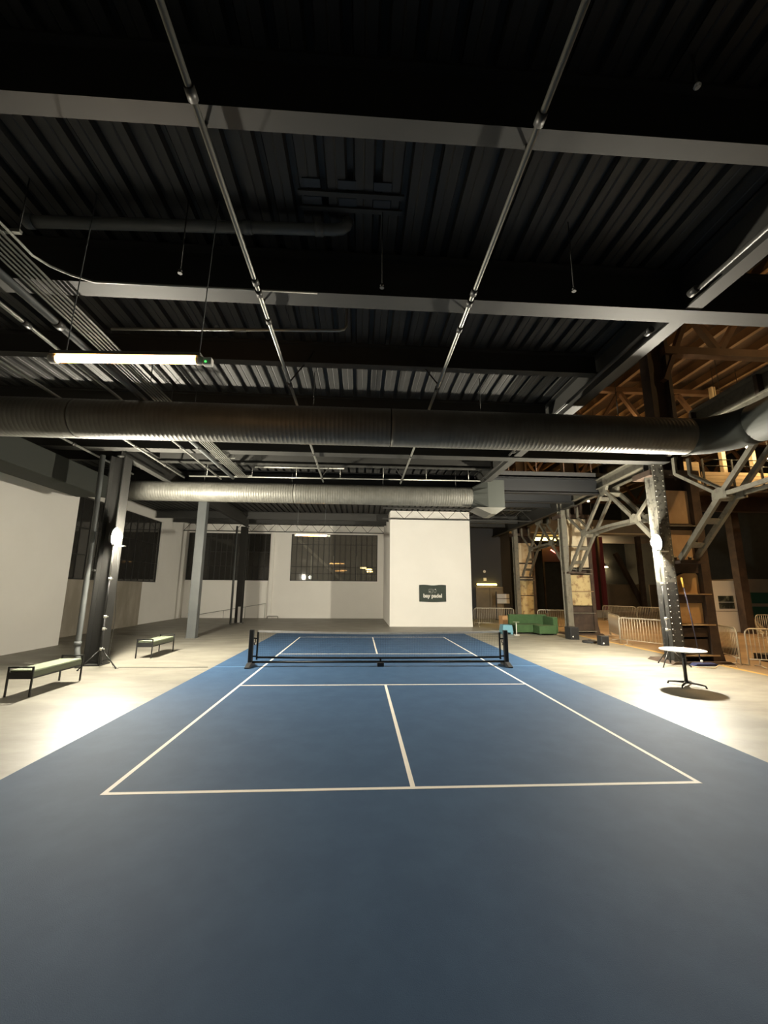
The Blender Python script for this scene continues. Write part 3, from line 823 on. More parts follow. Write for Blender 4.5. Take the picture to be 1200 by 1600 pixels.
# banner
bn = thing('banner', (3.46, 11.68, 1.8), 'dark green cloth banner reading bay padel on the white box room', 'banner')
g = MB()
nx, nz = 24, 12
def bpt(i, k):
    u, v = i / nx, k / nz
    sag = 0.03*math.sin(PI*u) * (1 - v) - 0.015 * math.sin(PI * u * 3) * v
    y = 11.675 - 0.012*abs(math.sin(u*5.5 + v*2.0)) - 0.006*math.sin(v*6 + u*3)
    return (2.71 + 1.50*u, y, 1.345 + 0.9*v - sag)
V = [[g.bm.verts.new(bpt(i, k)) for k in range(nz+1)] for i in range(nx+1)]
for i in range(nx):
    for k in range(nz):
        f = g.bm.faces.new((V[i][k], V[i+1][k], V[i+1][k+1], V[i][k+1])); f.smooth = True
bo = g.build('cloth', BANNER, bn)
def text_mesh(txt, size, x, z, m, parent, name):
    cu = bpy.data.curves.new('txt', 'FONT')
    cu.body = txt; cu.size = size; cu.align_x = 'CENTER'; cu.align_y = 'CENTER'
    cu.extrude = 0.002; cu.offset = 0.010; cu.resolution_u = 3; cu.space_character = 0.98
    tmp = bpy.data.objects.new('txt', cu); col.objects.link(tmp)
    dg = bpy.context.evaluated_depsgraph_get()
    me = bpy.data.meshes.new_from_object(tmp.evaluated_get(dg))
    bpy.data.objects.remove(tmp)
    me.transform(Matrix.Translation((x, 11.650, z)) @ Matrix.Rotation(PI/2, 4, 'X'))
    me.transform(Matrix.Translation(-parent.location))
    me.materials.clear(); me.materials.append(m)
    o = bpy.data.objects.new(name, me); col.objects.link(o); o.parent = parent
    return o
text_mesh('bay padel', 0.285, 3.455, 1.655, PRINTW, bn, 'lettering')
lg = MB()
def stroke(pts, w=0.045):
    for a, b in zip(pts, pts[1:]):
        lg.bar((3.455 + a[0], 11.652, 1.92 + a[1]), (3.455 + b[0], 11.652, 1.92 + b[1]), w, 0.004, (0, 1, 0))
stroke([(-0.21, -0.10), (-0.21, 0.10), (0.0, 0.10), (0.0, -0.10), (-0.14, -0.10), (-0.14, 0.0), (-0.06, 0.0)])
stroke([(0.06, 0.10), (0.06, -0.02), (0.14, -0.10), (0.20, -0.02), (0.20, 0.06)])
lg.build('logo_outline', PRINTG, bn)
MB().box(3.27, 3.32, 11.650, 11.654, 1.855, 1.90).box(3.585, 3.635, 11.650, 11.654, 1.985, 2.035).build('logo_dot', PRINTW, bn)

# ================================================================== FURNITURE AT THE FAR RIGHT
s = thing('sofa', (7.5, 8.4, 0), 'green upholstered corner sofa behind the right net post', 'sofa')
MB().box(6.70, 8.05, 8.1, 8.85, 0.06, 0.42).build('seat', SOFA, s, bevel=0.03)
MB().box(6.70, 8.55, 8.85, 9.1, 0.06, 0.84).build('backrest', SOFA, s, bevel=0.03)
MB().box(8.35, 8.58, 7.75, 8.86, 0.06, 0.78).build('side_back', SOFA, s, bevel=0.03)
MB().box(7.55, 8.36, 7.45, 8.12, 0.06, 0.42).build('chaise', SOFA, s, bevel=0.03)
for x, y in ((6.78, 8.2), (7.62, 7.52), (8.48, 7.85), (6.78, 9.0), (8.48, 9.0)):
    MB().box(x - .03, x + .03, y - .03, y + .03, 0, 0.07).build('leg', BLACK, s)
st = thing('stool', (6.25, 8.1, 0), 'sky blue plastic block stool beside the green sofa', 'stool')
g = MB(); g.prism([(5.98, 0.08), (6.52, 0.08), (6.46, 0.42), (6.04, 0.42)], 7.86, 8.34, 'Y'); g.build('seat_block', SKY, st, bevel=0.02)
for x in (6.05, 6.45):
    for y in (7.93, 8.27):
        MB().box(x - .05, x + .05, y - .05, y + .05, 0, 0.09).build('leg', SKY, st)
st = thing('side_table', (6.55, 7.6, 0), 'small pale green pedestal table behind the blue stool', 'table')
MB().lathe([(0.14, 0), (0.15, 0.012), (0.14, 0.025)], (6.55, 7.6, 0.56), 20).build('tabletop', SAGE, st)
MB().tube([(6.55, 7.6, 0.02), (6.55, 7.6, 0.57)], 0.02, 8).build('pedestal', SIGNW, st)
MB().lathe([(0.13, 0), (0.12, 0.02)], (6.55, 7.6, 0), 16).build('base', SIGNW, st)
cb = tag(MB().box(6.9, 7.55, 10.4, 11.0, 0.0, 0.66).build('cardboard_box', KRAFT, None, bevel=0.01), 'orange tan cube box behind the blue stool', 'box')

# ------------------------------------------------------------------ crowd barriers
def barrier_master():
    t = thing('crowd_barrier', (0, 0, 0), 'x', 'barrier', 'steel crowd barriers')
    L, H, r = 2.2, 1.0, 0.14
    pts = [(0, 0, 0.03), (0, 0, H - r)]
    pts += [(r - r*math.cos(a), 0, H - r + r*math.sin(a)) for a in (PI/8, PI/4, 3*PI/8, PI/2)]
    pts += [(L - r + r*math.sin(a), 0, H - r + r*math.cos(a)) for a in (0, PI/8, PI/4, 3*PI/8, PI/2)]
    pts += [(L, 0, 0.03)]
    MB().tube(pts, 0.019, 8).build('frame', GALV, t)
    MB().tube([(0, 0, 0.2), (L, 0, 0.2)], 0.016, 8).build('bottom_rail', GALV, t)
    n = 21
    b0 = MB().tube([(0, 0, 0.2), (0, 0, H)], 0.009, 6).build('bar', GALV, t)
    b0.location.x = L / (n + 1)
    for k in range(2, n + 1):
        link_copy(b0, t, (L * k / (n + 1), 0, 0))
    for x in (0.25, L - 0.25):
        MB().tube([(x, -0.28, 0.012), (x, 0, 0.05), (x, 0.28, 0.012)], 0.014, 6).build('foot', GALV, t)
        MB().tube([(x, 0, 0.05), (x, 0, 0.2)], 0.014, 6).build('foot_post', GALV, t)
    return t
bar0 = barrier_master()
first = True
for (x0, y0), (x1, y1), lb in (
    ((9.33, 4.35), (10.13, 2.55), 'steel crowd barrier just left of the right riveted column'),
    ((10.05, 5.45), (10.85, 7.5), 'steel crowd barrier right of the stained middle column'),
    ((5.85, 12.05), (8.05, 11.8), 'steel crowd barrier behind the tan box, beside the white box room'),
    ((8.75, 10.3), (10.7, 9.5), 'steel crowd barrier between the green sofa and the middle column'),
    ((9.82, -0.12), (10.65, 1.85), 'steel crowd barrier with its end just right of the riveted column foot'),
    ((9.98, -0.2), (12.0, -0.9), 'steel crowd barrier running off the right edge of the picture'),
    ((16.3, 17.0), (17.35, 15.1), 'dim far crowd barrier, left of the pair before the grey hoarding'),
    ((17.4, 15.0), (18.45, 13.1), 'dim far crowd barrier, right of the pair before the grey hoarding'),
    ((16.9, 6.4), (19.1, 6.5), 'crowd barrier before the white display panel at the right edge')):
    o = bar0 if first else copy_tree(bar0)
    first = False
    o.location = (x0, y0, 0)
    o.rotation_euler = (0, 0, math.atan2(y1 - y0, x1 - x0))
    o['label'] = lb

# ================================================================== OLD RIVETED COLUMNS
def rivet_field(pts, m, parent, r=0.018, axis='Y'):
    b = MB()
    for p in pts:
        b.lathe([(r, 0.0), (r*0.8, -0.008), (r*0.3, -0.013)] if axis == 'Y' else [(r, 0), (r*.3, .012)], p, 6, 'Y')
    o = b.build('rivets', m, parent); o['kind'] = 'stuff'
    return o
def old_column(x0, y, w, label, panels, legm, side, rich=False, depth=0.75):
    """x0: left edge; leg at left, plate field, right flange; panels list of (za, zb, material, name)"""
    t = thing('riveted_column', (x0 + w/2, y, 0), label, 'column', 'riveted columns of the high hall', kind='structure')
    y0, y1 = y, y + depth
    lw = 0.345 if rich else 0.25
    fw = 0.26 if rich else 0.14
    for za, zb, mm in ((0.07, 2.25, LEGLOW), (2.25, 6.3, legm)) if rich else ((0.07, 6.3, legm),):
        l = MB()
        l.box(x0, x0 + lw, y0 - 0.10, y0 - 0.075, za, zb)
        l.box(x0 + lw/2 - .02, x0 + lw/2 + .02, y0 - 0.075, y0 + 0.25, za, zb)
        l.box(x0, x0 + lw, y0 + 0.25, y0 + 0.275, za, zb)
        o = l.build('column_leg', mm, t)
        if mm is LEGLOW: o['label'] = 'dark lower stretch of the riveted leg'
    rf = MB()     # right flange, flared at the foot
    xr = x0 + w
    rf.prism([(xr - fw, 0.05), (xr + 0.10, 0.05), (xr + 0.02, 0.45), (xr, 0.9), (xr, 5.45), (xr - fw, 5.45)], y0 - 0.03, y1, 'Y')
    rf.build('right_flange', side, t)
    bk = MB().box(x0 + lw, xr - fw, y0 + 0.30, y0 + 0.34, 0.05, 5.45).build('back_plate', side, t)
    cp = MB().box(x0 - 0.05, xr + 0.05, y0 - 0.05, y1, 5.45, 5.62).build('cap_plate', side, t)
    MB().prism([(x0 - 0.12, 0.0), (xr + 0.25, 0.0), (xr + 0.12, 0.07), (x0 - 0.02, 0.07)], y0 - 0.16, y1 + 0.1, 'Y').build('base_plate', side, t)
    for za, zb, m, nm in panels:
        if nm == 'shelf_plate':
            MB().box(x0 + lw - 0.03, xr - 0.06, y0 - 0.045, y0 + 0.3, za, zb).build(nm, m, t)
        elif nm == 'arched_panel':
            a = x0 + lw + .01; b = xr - 0.27
            poly = [(a, za), (b, za), (b - 0.01, zb - 0.06), (b - 0.06, zb)]
            poly += [(a + (b - a)*f, zb - (zb - za)*0.42*(1 - f/0.55)**1.8) for f in (0.5, 0.35, 0.2, 0.08, 0.0)]
            MB().prism(poly, y0 + 0.12, y0 + 0.15, 'Y').build(nm, m, t)
        else:
            off = 0.12 if nm == 'plywood_panel' else 0.05
            MB().box(x0 + lw + 0.005, xr - fw - 0.005, y0 + off, y0 + off + 0.03, za, zb).build(nm, m, t)
    # slim upper shaft
    ux = x0 + 0.45
    MB().box(ux, ux + 0.12, y0 + 0.1, y0 + 0.5, 5.62, 12.3).box(ux + 0.62, ux + 0.74, y0 + 0.1, y0 + 0.5, 5.62, 12.3).box(ux + .12, ux + .62, y0 + 0.28, y0 + 0.31, 5.62, 12.3).build('upper_shaft', BROWN, t)
    if rich:
        pts = []
        z = 0.3
        while z < 6.2:
            for xx in (x0 + 0.05, x0 + lw - 0.05):
                pts.append((xx, y0 - 0.10, z))
            z += 0.16
        rivet_field(pts, RIVET, t)
        pts = [(xr - 0.05, y0 - 0.03, 0.5 + 0.22*k) for k in range(22)]
        rivet_field(pts, side, t, 0.016)
    return t
old_column(8.18, 0.28, 1.46, 'brown riveted column with plywood panels behind the round table', [
    (4.00, 5.02, PLY, 'plywood_panel'), (2.92, 3.80, PLY, 'plywood_panel'), (1.93, 2.52, PLYS, 'arched_panel'), (1.09, 1.66, PLYS, 'plywood_panel'),
    (3.82, 3.98, BROWN, 'band_plate'), (2.52, 2.90, BROWN, 'band_plate'), (1.68, 1.90, BROWN, 'band_plate'), (0.72, 0.98, BROWN, 'band_plate'), (0.26, 0.66, BROWN, 'band_plate'),
    (1.90, 1.93, SHELF, 'shelf_plate'), (1.04, 1.075, SHELF, 'shelf_plate'), (0.20, 0.24, SHELF, 'shelf_plate'), (3.90, 3.92, OLD, 'shelf_plate')], OLDS, BROWN, rich=True)
old_column(9.02, 7.7, 1.40, 'middle riveted column with rust stained cream plates', [
    (4.10, 5.40, CREAM, 'cream_plate'), (3.08, 4.07, CREAM, 'cream_plate'), (1.98, 2.72, CREAMR, 'cream_plate'), (1.32, 1.94, CREAMR, 'cream_plate'),
    (0.2, 0.95, BROWN, 'band_plate'), (1.0, 1.28, BROWN, 'band_plate'), (2.76, 2.80, OLD, 'shelf_plate'), (2.96, 3.0, OLD, 'shelf_plate'), (1.95, 1.975, SHELF, 'shelf_plate'), (0.96, 0.99, OLD, 'shelf_plate'), (0.14, 0.18, OLD, 'shelf_plate')], OLD, BROWN)
old_column(9.30, 14.6, 1.30, 'farthest riveted column with dim rusty plates', [
    (3.75, 5.0, CREAM, 'cream_plate'), (2.70, 3.65, CREAM, 'cream_plate'), (1.70, 2.60, CREAMR, 'cream_plate'), (0.5, 1.65, CREAMR, 'cream_plate'),
    (2.62, 2.66, OLD, 'shelf_plate')], OLD, BROWN)
# bolt blocks clutter where the middle column carries its brace foot
# girder axis in plan
def ax(y, o=0.0): return 8.98 + 0.072 * (y - 0.3) + o
def twin_girder(ya, yb, label, nm='twin_channel_girder'):
    t = thing(nm, (ax(ya), ya, 6.0), label, 'girder', kind='structure')
    for o in (-0.30, 0.22):
        b = MB()
        for z0, z1, w in ((6.02, 6.05, 0.16), (6.39, 6.42, 0.16), (6.05, 6.39, 0.03)):
            p0 = (ax(ya, o), ya, (z0 + z1)/2); p1 = (ax(yb, o), yb, (z0 + z1)/2)
            b.bar(p0, p1, w, z1 - z0)
        b.build('channel', OLD, t)
    n = 5
    for k in range(n):
        y = ya + (yb - ya) * (k + 0.5) / n
        MB().box(ax(y, -0.34), ax(y, 0.26), y - .08, y + .08, 6.424, 6.44).build('tie_plate', OLD, t)
    return t
def knee(yc, s, label):
    """lattice knee brace on the column at yc, towards s = +-1"""
    t = thing('knee_brace', (ax(yc), yc, 2.9), label, 'brace', 'lattice knee braces of the riveted columns', kind='structure')
    apex = (yc + s*3.7, 5.95); node = (yc + s*1.85, 4.42); foot = (yc + s*0.12, 2.92); head = (yc + s*0.35, 5.9); head2 = (yc + s*0.35, 5.4)
    tie = (yc + s*3.7, 4.47)
    for o in (-0.26, 0.20):
        P = lambda q: (ax(q[0], o), q[0], q[1])
        MB().bar(P(apex), P(node), 0.09, 0.13).build('upper_strut', OLD, t)
        MB().bar(P(node), P(foot), 0.09, 0.15).build('lower_strut', OLD, t)
        MB().bar(P(node), P(head2), 0.07, 0.09).bar(P(head2), P(head), 0.07, 0.11).build('return_strut', OLD, t)
        MB().bar(P(node), P(tie), 0.07, 0.10).build('tie_bar', OLD, t)
        g = MB(); c = P(node)
        g.prism([(c[1] - .22, c[2] - .10), (c[1] + .22, c[2] - .10), (c[1] + .2, c[2] + .13), (c[1], c[2] + .2), (c[1] - .2, c[2] + .13)], c[0] - .055, c[0] + .055, 'X').build('gusset', OLD, t)
        c = P(apex)
        g = MB(); g.prism([(c[1] - .26, c[2] + .08), (c[1] + .26, c[2] + .08), (c[1] + .12, c[2] - .28), (c[1] - .12, c[2] - .28)], c[0] - .055, c[0] + .055, 'X').build('gusset', OLD, t)
    for f in (0.08, 0.42, 0.80):
        y = node[0] + (foot[0] - node[0])*f; z = node[1] + (foot[1] - node[1])*f
        d = Vector((0, foot[0] - node[0], foot[1] - node[1])).normalized()
        p = Vector((0, y, z)); q0, q1 = p - d*0.09, p + d*0.09
        n_ = Vector((0, -d.z, d.y)) * 0.07
        MB().bar((ax(y, -0.26), q0.y, q0.z), (ax(y, 0.20), q0.y, q0.z), 0.19, 0.02, (0, -d.z, d.y)).build('batten', OLD, t)
    y = apex[0] + (node[0] - apex[0])*0.2; z = apex[1] + (node[1] - apex[1])*0.2
    MB().bar((ax(y, -0.26), y, z), (ax(y, 0.20), y, z), 0.18, 0.02, (0, 0.7, 0.7)).build('batten', OLD, t)
    fz = foot[1]
    MB().box(ax(foot[0], -0.42), ax(foot[0], 0.36), foot[0] - .18, foot[0] + .18, fz - .14, fz - .06).build('foot_shoe', BROWN, t)
Y1, Y2, Y3 = 0.28, 7.7, 14.6
twin_girder(-7.2, Y1 - 0.15, 'twin channel girder from the right riveted column toward the camera')
twin_girder(Y1 + 0.1, Y2 - 0.15, 'twin channel girder between the right and the middle riveted column')
twin_girder(Y2 + 0.1, Y3 - 0.15, 'twin channel girder between the middle and the farthest riveted column')
knee(Y1, -1, 'lattice knee brace reaching to the right edge of the picture')
knee(Y1, 1, 'lattice knee brace behind the right work light')
knee(Y2, -1, 'lattice knee brace standing on the cream plates of the middle column')
knee(Y2, 1, 'lattice knee brace hidden behind the middle column')
knee(Y3, -1, 'dim lattice knee brace on the farthest riveted column')
for y, lb in ((Y2 - 0.12, 'cluster'),):
    pass

# crane girder wall with stiffeners
for ya, yb, lb in ((-9, 0.2, 'grey plate crane girder above the right duct bend'), (0.9, 7.6, 'grey plate crane girder above the twin channels by the right column'), (8.3, 18, 'grey plate crane girder beyond the middle column')):
    t = thing('crane_girder', (ax(ya, 0.85), ya, 6.5), lb, 'girder', kind='structure')
    MB().bar((ax(ya, 0.85), ya, 7.0), (ax(yb, 0.85), yb, 7.0), 0.03, 1.0).build('web', OLD, t)
    MB().bar((ax(ya, 0.85), ya, 7.52), (ax(yb, 0.85), yb, 7.52), 0.36, 0.05).build('top_flange', OLD, t)
    MB().bar((ax(ya, 0.85), ya, 6.48), (ax(yb, 0.85), yb, 6.48), 0.36, 0.05).build('bottom_flange', OLD, t)
    n = 4
    for k in range(n + 1):
        y = ya + (yb - ya)*k/n
        MB().box(ax(y, 0.67), ax(y, 0.835), y - .05, y + .05, 6.51, 7.49).build('stiffener', BROWN, t)

# ------------------------------------------------------------------ high hall roof
roof = tag(MB().box(3.9, 29, -14, 34, 12.9, 13.0).build('roof', ROOF), 'rust brown sheet roof high over the right hall', 'roof', kind='structure')
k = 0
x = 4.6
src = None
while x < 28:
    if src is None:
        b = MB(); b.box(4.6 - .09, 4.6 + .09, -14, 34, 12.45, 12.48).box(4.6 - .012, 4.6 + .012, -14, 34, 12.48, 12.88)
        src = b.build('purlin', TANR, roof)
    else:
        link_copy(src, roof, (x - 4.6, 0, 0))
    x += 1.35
def roof_truss(y, label):
    t = thing('roof_truss', (16, y, 9.6), label, 'truss', kind='structure')
    MB().box(9.2, 28.9, y - .14, y + .14, 9.6, 9.86).build('bottom_chord', BROWNR, t)
    MB().box(9.2, 28.9, y - .14, y + .14, 12.2, 12.44).build('top_chord', BROWNR, t)
    MB().bar((9.15, y, 8.7), (10.3, y, 11.3), 0.2, 0.14).build('diagonal', BROWNR, t)
    n = 6; s = 19.0 / n
    for i in range(n):
        MB().bar((9.6 + i*s, y, 12.25), (9.6 + (i+.5)*s, y, 9.8), 0.2, 0.16).build('diagonal', BROWNR, t)
        MB().bar((9.6 + (i+.5)*s, y, 9.8), (9.6 + (i+1)*s, y, 12.25), 0.2, 0.16).build('diagonal', BROWNR, t)
roof_truss(-7.0, 'brown roof truss nearest the camera in the high hall')
roof_truss(0.45, 'brown roof truss over the right riveted column')
roof_truss(7.9, 'brown roof truss over the middle riveted column')
roof_truss(15.0, 'brown roof truss over the farthest riveted column')
roof_truss(23.0, 'farthest brown roof truss of the high hall')

def hall_lamp(x, y, z, label, m=BULB, r=0.07, ztop=12.9, shade=False):
    t = thing('pendant_lamp', (x, y, z), label, 'lamp', 'small pendant lamps of the high hall')
    MB().tube([(x, y, z + r), (x, y, ztop)], 0.012, 6).build('cord', STEEL, t)
    MB().lathe([(r*0.3, -r), (r, -r*.4), (r, r*.3), (r*0.4, r)], (x, y, z), 10).build('bulb', m, t)
    if shade:  # deep shade keeps the added fill lamps off the court
        c = MB(); P = [Vector((x, y, z + q)) for q in (-0.36, 0.0, 0.14, 0.22)]
        c.tube(P, [0.30, 0.26, 0.12, 0.03], 16, cap=False)
        c.build('lamp_shade', BLACK, t)
hall_lamp(10.7, 2.3, 10.2, 'bright pendant lamp right of the upper column shaft')
hall_lamp(13.6, -2.2, 10.6, 'pendant lamp above the duct bend, at the right edge')
hall_lamp(13.0, 8.5, 9.9, 'pendant lamp behind the upper column shaft')
hall_lamp(19.0, 3.5, 10.4, 'pendant lamp over the timber balcony')
hall_lamp(20.0, 13.0, 9.8, 'pendant lamp deep in the high hall')
hall_lamp(11.5, -3.5, 9.5, 'added high bay fill lamp over the barriers at the right edge', BULBD, 0.09, 12.9, True)
hall_lamp(14.5, 4.0, 9.0, 'added high bay fill lamp over the aisle beyond the right riveted column', BULBD, 0.09, 12.9, True)
hall_lamp(13.5, 11.5, 9.0, 'added high bay fill lamp over the aisle beyond the middle column', BULBD, 0.09, 12.9, True)
hall_lamp(8.0, 12.0, 10.6, 'pendant lamp over the upper floor behind the rail', BULB, 0.06)

# ------------------------------------------------------------------ upper floor guard rail at the deck edge
t = thing('guard_rail', (6, 4.4, 6.72), 'thin guard rail on the upper floor edge left of the middle column', 'rail')
for z in (7.2, 7.75):
    MB().tube([(4.1, 4.4, z), (9.0, 4.4, z)], 0.022, 8).build('rail', BROWNR, t)
for k in range(5):
    MB().tube([(4.2 + k*1.15, 4.4, 6.72), (4.2 + k*1.15, 4.4, 7.77)], 0.022, 8).build('post', BROWNR, t)
tag(MB().box(3.0, 3.2, 4.5, 18, 6.72, 9.2).box(5.4, 5.7, 6.5, 6.8, 6.72, 12.8).build('wall_upper', BROWNR), 'brown upper floor wall and post beyond the guard rail', 'wall', kind='structure')

# ------------------------------------------------------------------ timber balcony at the right
t = thing('balcony', (17.6, 7.5, 6.6), 'lit timber balcony with black rail above the right knee brace', 'balcony', kind='structure')
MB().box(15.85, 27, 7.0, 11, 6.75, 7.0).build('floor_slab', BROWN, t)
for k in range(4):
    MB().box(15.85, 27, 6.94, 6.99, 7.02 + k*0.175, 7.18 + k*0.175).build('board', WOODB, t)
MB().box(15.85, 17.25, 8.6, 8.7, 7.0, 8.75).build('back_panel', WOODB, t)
for x in (17.35, 18.95, 20.6):
    MB().box(x, x + 0.2, 7.3, 7.5, 7.0, 12.4).build('white_post', WOODC, t)
for z in (8.0, 8.32):
    MB().tube([(15.85, 6.9, z), (27, 6.9, z)], 0.025, 8).build('rail', BLACK, t)
for k in range(8):
    MB().box(15.85 + k*1.5, 15.93 + k*1.5, 6.86, 6.92, 6.8, 8.34).build('rail_post', BLACK, t)
MB().box(15.85, 27, 8, 8.3, 6.0, 6.74).build('edge_beam', BROWN, t)
for x in (18.3, 20.9):
    MB().box(x, x + .4, 8.3, 8.7, 0, 6.74).build('support_post', BROWN, t)
hall_lamp(17.85, 6.4, 8.85, 'small warm bulb between the white balcony posts', BULBS, 0.08)
hall_lamp(18.95, 6.5, 8.35, 'small warm bulb right of the white balcony posts', BULBS, 0.08)
hall_lamp(16.5, 6.3, 9.6, 'warm bulb above the lit timber balcony panel', BULBS, 0.08)
hall_lamp(10.9, 14.2, 8.5, 'tiny bulb seen under the column line beam', BULBS, 0.06)
hall_lamp(13.3, 12.5, 7.4, 'tiny bulb seen left of the right work light', BULBS, 0.06)
t = thing('pendant_spotlight', (14.3, 14, 5.6), 'black cylinder spotlight hanging behind the lattice brace', 'lamp')
MB().tube([(14.3, 14, 5.45), (14.3, 14, 6.05)], 0.14, 12).build('body', BLACK, t)
MB().tube([(14.3, 14, 5.40), (14.3, 14, 5.46)], 0.12, 12).build('lens', BULBS, t)
MB().tube([(14.3, 14, 6.05), (14.3, 14, 12.9)], 0.015, 6).build('cord', STEEL, t)

# far gallery band and things in the dark hall
t = thing('far_gallery', (20, 24, 5.2), 'tan gallery front crossing the hall behind the lattice braces', 'gallery', kind='structure')
MB().box(11, 29, 24, 24.3, 6.9, 8.3).build('front_band', TANW, t)
MB().box(11, 29, 23.9, 24, 7.0, 7.12).build('ledge', WOODC, t)
MB().box(11, 29, 24.3, 30, 6.9, 7.1).build('floor_slab', BROWN, t)
for x in (12.2, 20.5, 24.5):
    MB().box(x, x + .35, 24.4, 24.75, 0, 6.9).build('support_post', BROWN, t)
for x, lb in ((17.72, 'left of the two dark red posts right of the middle column'), (18.35, 'right of the two dark red posts right of the middle column')):
    tt = thing('red_post', (x, 20, 0), lb, 'post', 'dark red posts behind the middle column')
    MB().box(x - .14, x + .14, 19.9, 20.15, 0.55, 6.2).build('shaft', REDP, tt)
    MB().box(x - .2, x + .2, 19.82, 20.2, 0, 0.56).build('footing', CONC_WALL, tt)
for x0, x1, lb in ((22.6, 27.4, 'wide grey hoarding panel beyond the far barriers'), (27.8, 28.9, 'narrow grey hoarding panel behind the right work light stand')):
    tt = thing('hoarding_panel', ((x0 + x1)/2, 28, 0), lb, 'panel', 'grey hoarding panels in the hall')
    MB().box(x0, x1, 28, 28.1, 0.05, 2.65).build('board', TANW, tt)
    for x in (x0 + .4, x1 - .4):
        MB().box(x - .05, x + .05, 28.1, 28.7, 0, 0.08).build('foot', BROWN, tt)
tag(MB().bar((24.0, 27, 5.6), (26.6, 27, 0.0), 0.35).build('sloping_strut', BROWN), 'dark sloping strut before the wide grey hoarding', 'strut')
tt = thing('strip_light', (26.3, 32.6, 4.6), 'short white strip light on the far black wall', 'lamp')
MB().box(25.6, 26.6, 32.7, 33.0, 4.55, 4.7).build('housing', STEEL, tt)
MB().box(25.6, 26.6, 32.6, 32.7, 4.57, 4.64).build('tube', BULBS, tt)
tt = thing('neon_sign', (17.6, 26, 5.2), 'slanted pink neon stroke behind the farthest column', 'sign')
MB().box(16.1, 18.4, 25.5, 25.6, 4.6, 6.0).build('backing', REDB, tt)
MB().bar((16.9, 25.45, 5.7), (17.6, 25.45, 5.25), 0.08).build('stroke', NEON, tt)
MB().box(16.1, 16.25, 25.5, 25.6, 0, 4.6).box(18.25, 18.4, 25.5, 25.6, 0, 4.6).build('legs', BROWN, tt)

# white display panel and kiosk at the right edge
t = thing('display_panel', (18.0, 9, 0), 'white free standing display panel with two dark photographs', 'panel')
MB().box(17.0, 18.9, 9.0, 9.12, 0.02, 2.55).build('board', SIGNW, t)
MB().box(17.0, 18.88, 8.985, 9.0, 1.02, 1.05).build('joint_strip', CONC_WALL, t)
MB().box(17.62, 18.42, 8.975, 8.995, 1.50, 1.79).build('photograph', PHOTO, t)
MB().box(17.62, 18.44, 8.975, 8.995, 1.16, 1.46).build('photograph', PHOTO, t)
MB().box(18.9, 19.0, 8.6, 9.3, 0.0, 0.1).build('base_rail', WOODC, t)
MB().box(18.9, 19.02, 8.96, 9.14, 0.0, 2.55).build('end_post', WOODC, t)
for y in (8.1, 9.9):
    MB().bar((18.95, 9.05, 1.0), (18.95 + (0.2 if y > 9 else -0.1), y, 0.0), 0.09).build('prop', WOODC, t)
MB().bar((18.98, 9.0, 0.95), (19.75, 8.7, 0.0), 0.09).build('prop', WOODC, t)
MB().bar((18.4, 8.7, 0.05), (20.6, 8.6, 0.05), 0.09).build('floor_runner', WOODC, t)
t = thing('kiosk', (24, 13, 0), 'tan kiosk with green shutters at the right edge', 'kiosk')
MB().box(21.6, 27.5, 12.0, 15, 0, 2.75).build('body', TANW, t)
for z in (1.35, 0.55):
    MB().box(22.1, 26.6, 11.96, 12.0, z, z + 0.62).build('shutter', GREENG, t)
for x, y, lb in ((11.55, 0.75, 'dark grey crate behind the barrier at the right edge'), (11.35, 2.1, 'low dark crate behind the riveted column foot')):
    tt = thing('crate', (x, y, 0), lb, 'crate')
    MB().box(x - .3, x + .3, y - .2, y + .2, 0, 0.2).build('body', BLACKP, tt, bevel=0.01)
    for k in range(4):
        MB().box(x - .26 + k*.14, x - .18 + k*.14, y - .215, y - .2, 0.04, 0.16).build('slot', BROWN, tt)

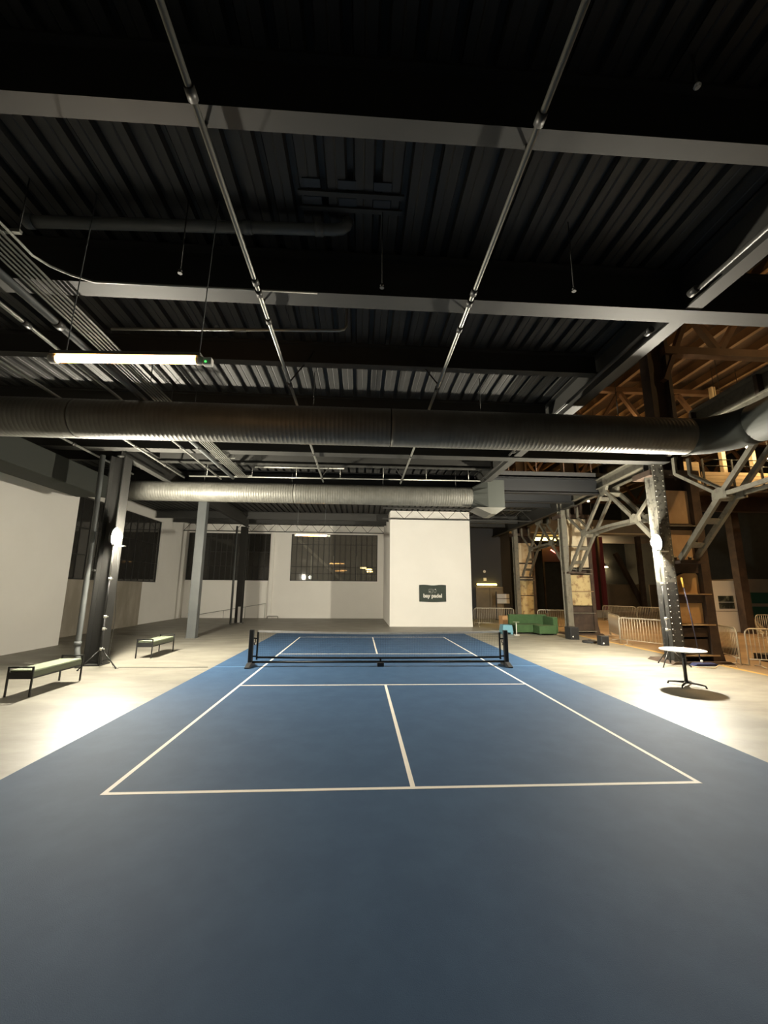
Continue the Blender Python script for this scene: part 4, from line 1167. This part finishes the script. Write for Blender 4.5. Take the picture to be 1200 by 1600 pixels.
# ------------------------------------------------------------------ small things by the columns
def speaker(x, y, w, d_, h, label):
    t = thing('floor_speaker', (x, y, 0), label, 'speaker', 'black floor boxes by the middle column')
    MB().box(x - w/2, x + w/2, y - d_/2, y + d_/2, 0.0, h).build('cabinet', BLACKP, t, bevel=0.012)
    MB().box(x - w/2 + .03, x + w/2 - .03, y - d_/2 - .012, y - d_/2, 0.03, h - .03).build('grille', BLACK, t)
    MB().lathe([(0.03, 0), (0.02, -.006)], (x - w/4, y - d_/2 - .012, h*.25), 10, 'Y').build('badge', COLLAR, t)
speaker(8.35, 6.1, 0.36, 0.5, 0.50, 'black floor box at the left foot of the middle column')
speaker(8.55, 4.2, 0.30, 0.3, 0.34, 'black floor box out before the middle column')
t = thing('cable_reel', (8.42, 4.9, 0), 'flat black disc on the floor before the middle column', 'reel')
MB().lathe([(0.24, 0.0), (0.27, 0.03), (0.27, 0.07), (0.22, 0.09)], (8.42, 4.9, 0), 20).build('disc', BLACKP, t)
MB().lathe([(0.08, 0.09), (0.06, 0.12)], (8.42, 4.9, 0), 12).build('hub', BLACK, t)
t = thing('dust_mop', (8.45, 0.1, 0), 'violet handled dust mop leaning on the riveted column', 'mop')
MB().tube([(8.86, 0.10, 0.10), (8.79, 0.14, 1.2), (8.70, 0.17, 2.10)], 0.016, 8).build('handle', PURPLE, t)
MB().tube([(8.70, 0.17, 2.10), (8.67, 0.18, 2.38)], 0.024, 8).build('grip', YELLOW, t)
g = MB(); g.prism([(8.5, 0.0), (9.25, 0.0), (9.15, 0.07), (8.6, 0.07)], -0.10, 0.10, 'Y'); g.build('mop_head', BLUEH, t, bevel=0.02)
MB().lathe([(0.02, 0.0), (0.035, 0.03), (0.02, 0.07)], (8.86, 0.06, 0.07), 8).build('socket', COLLAR, t)
cc = MB(); cc.tube([(8.42, -0.12, 0.012), (8.40, -0.2, 0.012), (8.45, -0.35, 0.012), (8.8, -0.42, 0.012), (9.0, -0.3, 0.05), (9.2, -0.25, 0.06), (9.45, -0.4, 0.012), (9.6, -0.2, 0.012)], 0.012, 6)
tag(cc.build('extension_cord', CABLE), 'pale cord trailing on the floor by the mop', 'cord')
cc = MB(); cc.tube([(-6.6, -0.05, 0.008), (-5.4, -0.06, 0.008), (-4.4, -0.04, 0.008)], 0.007, 6)
tag(cc.build('power_cord', CABLEB), 'thin dark cord on the floor from the left work light', 'cord')
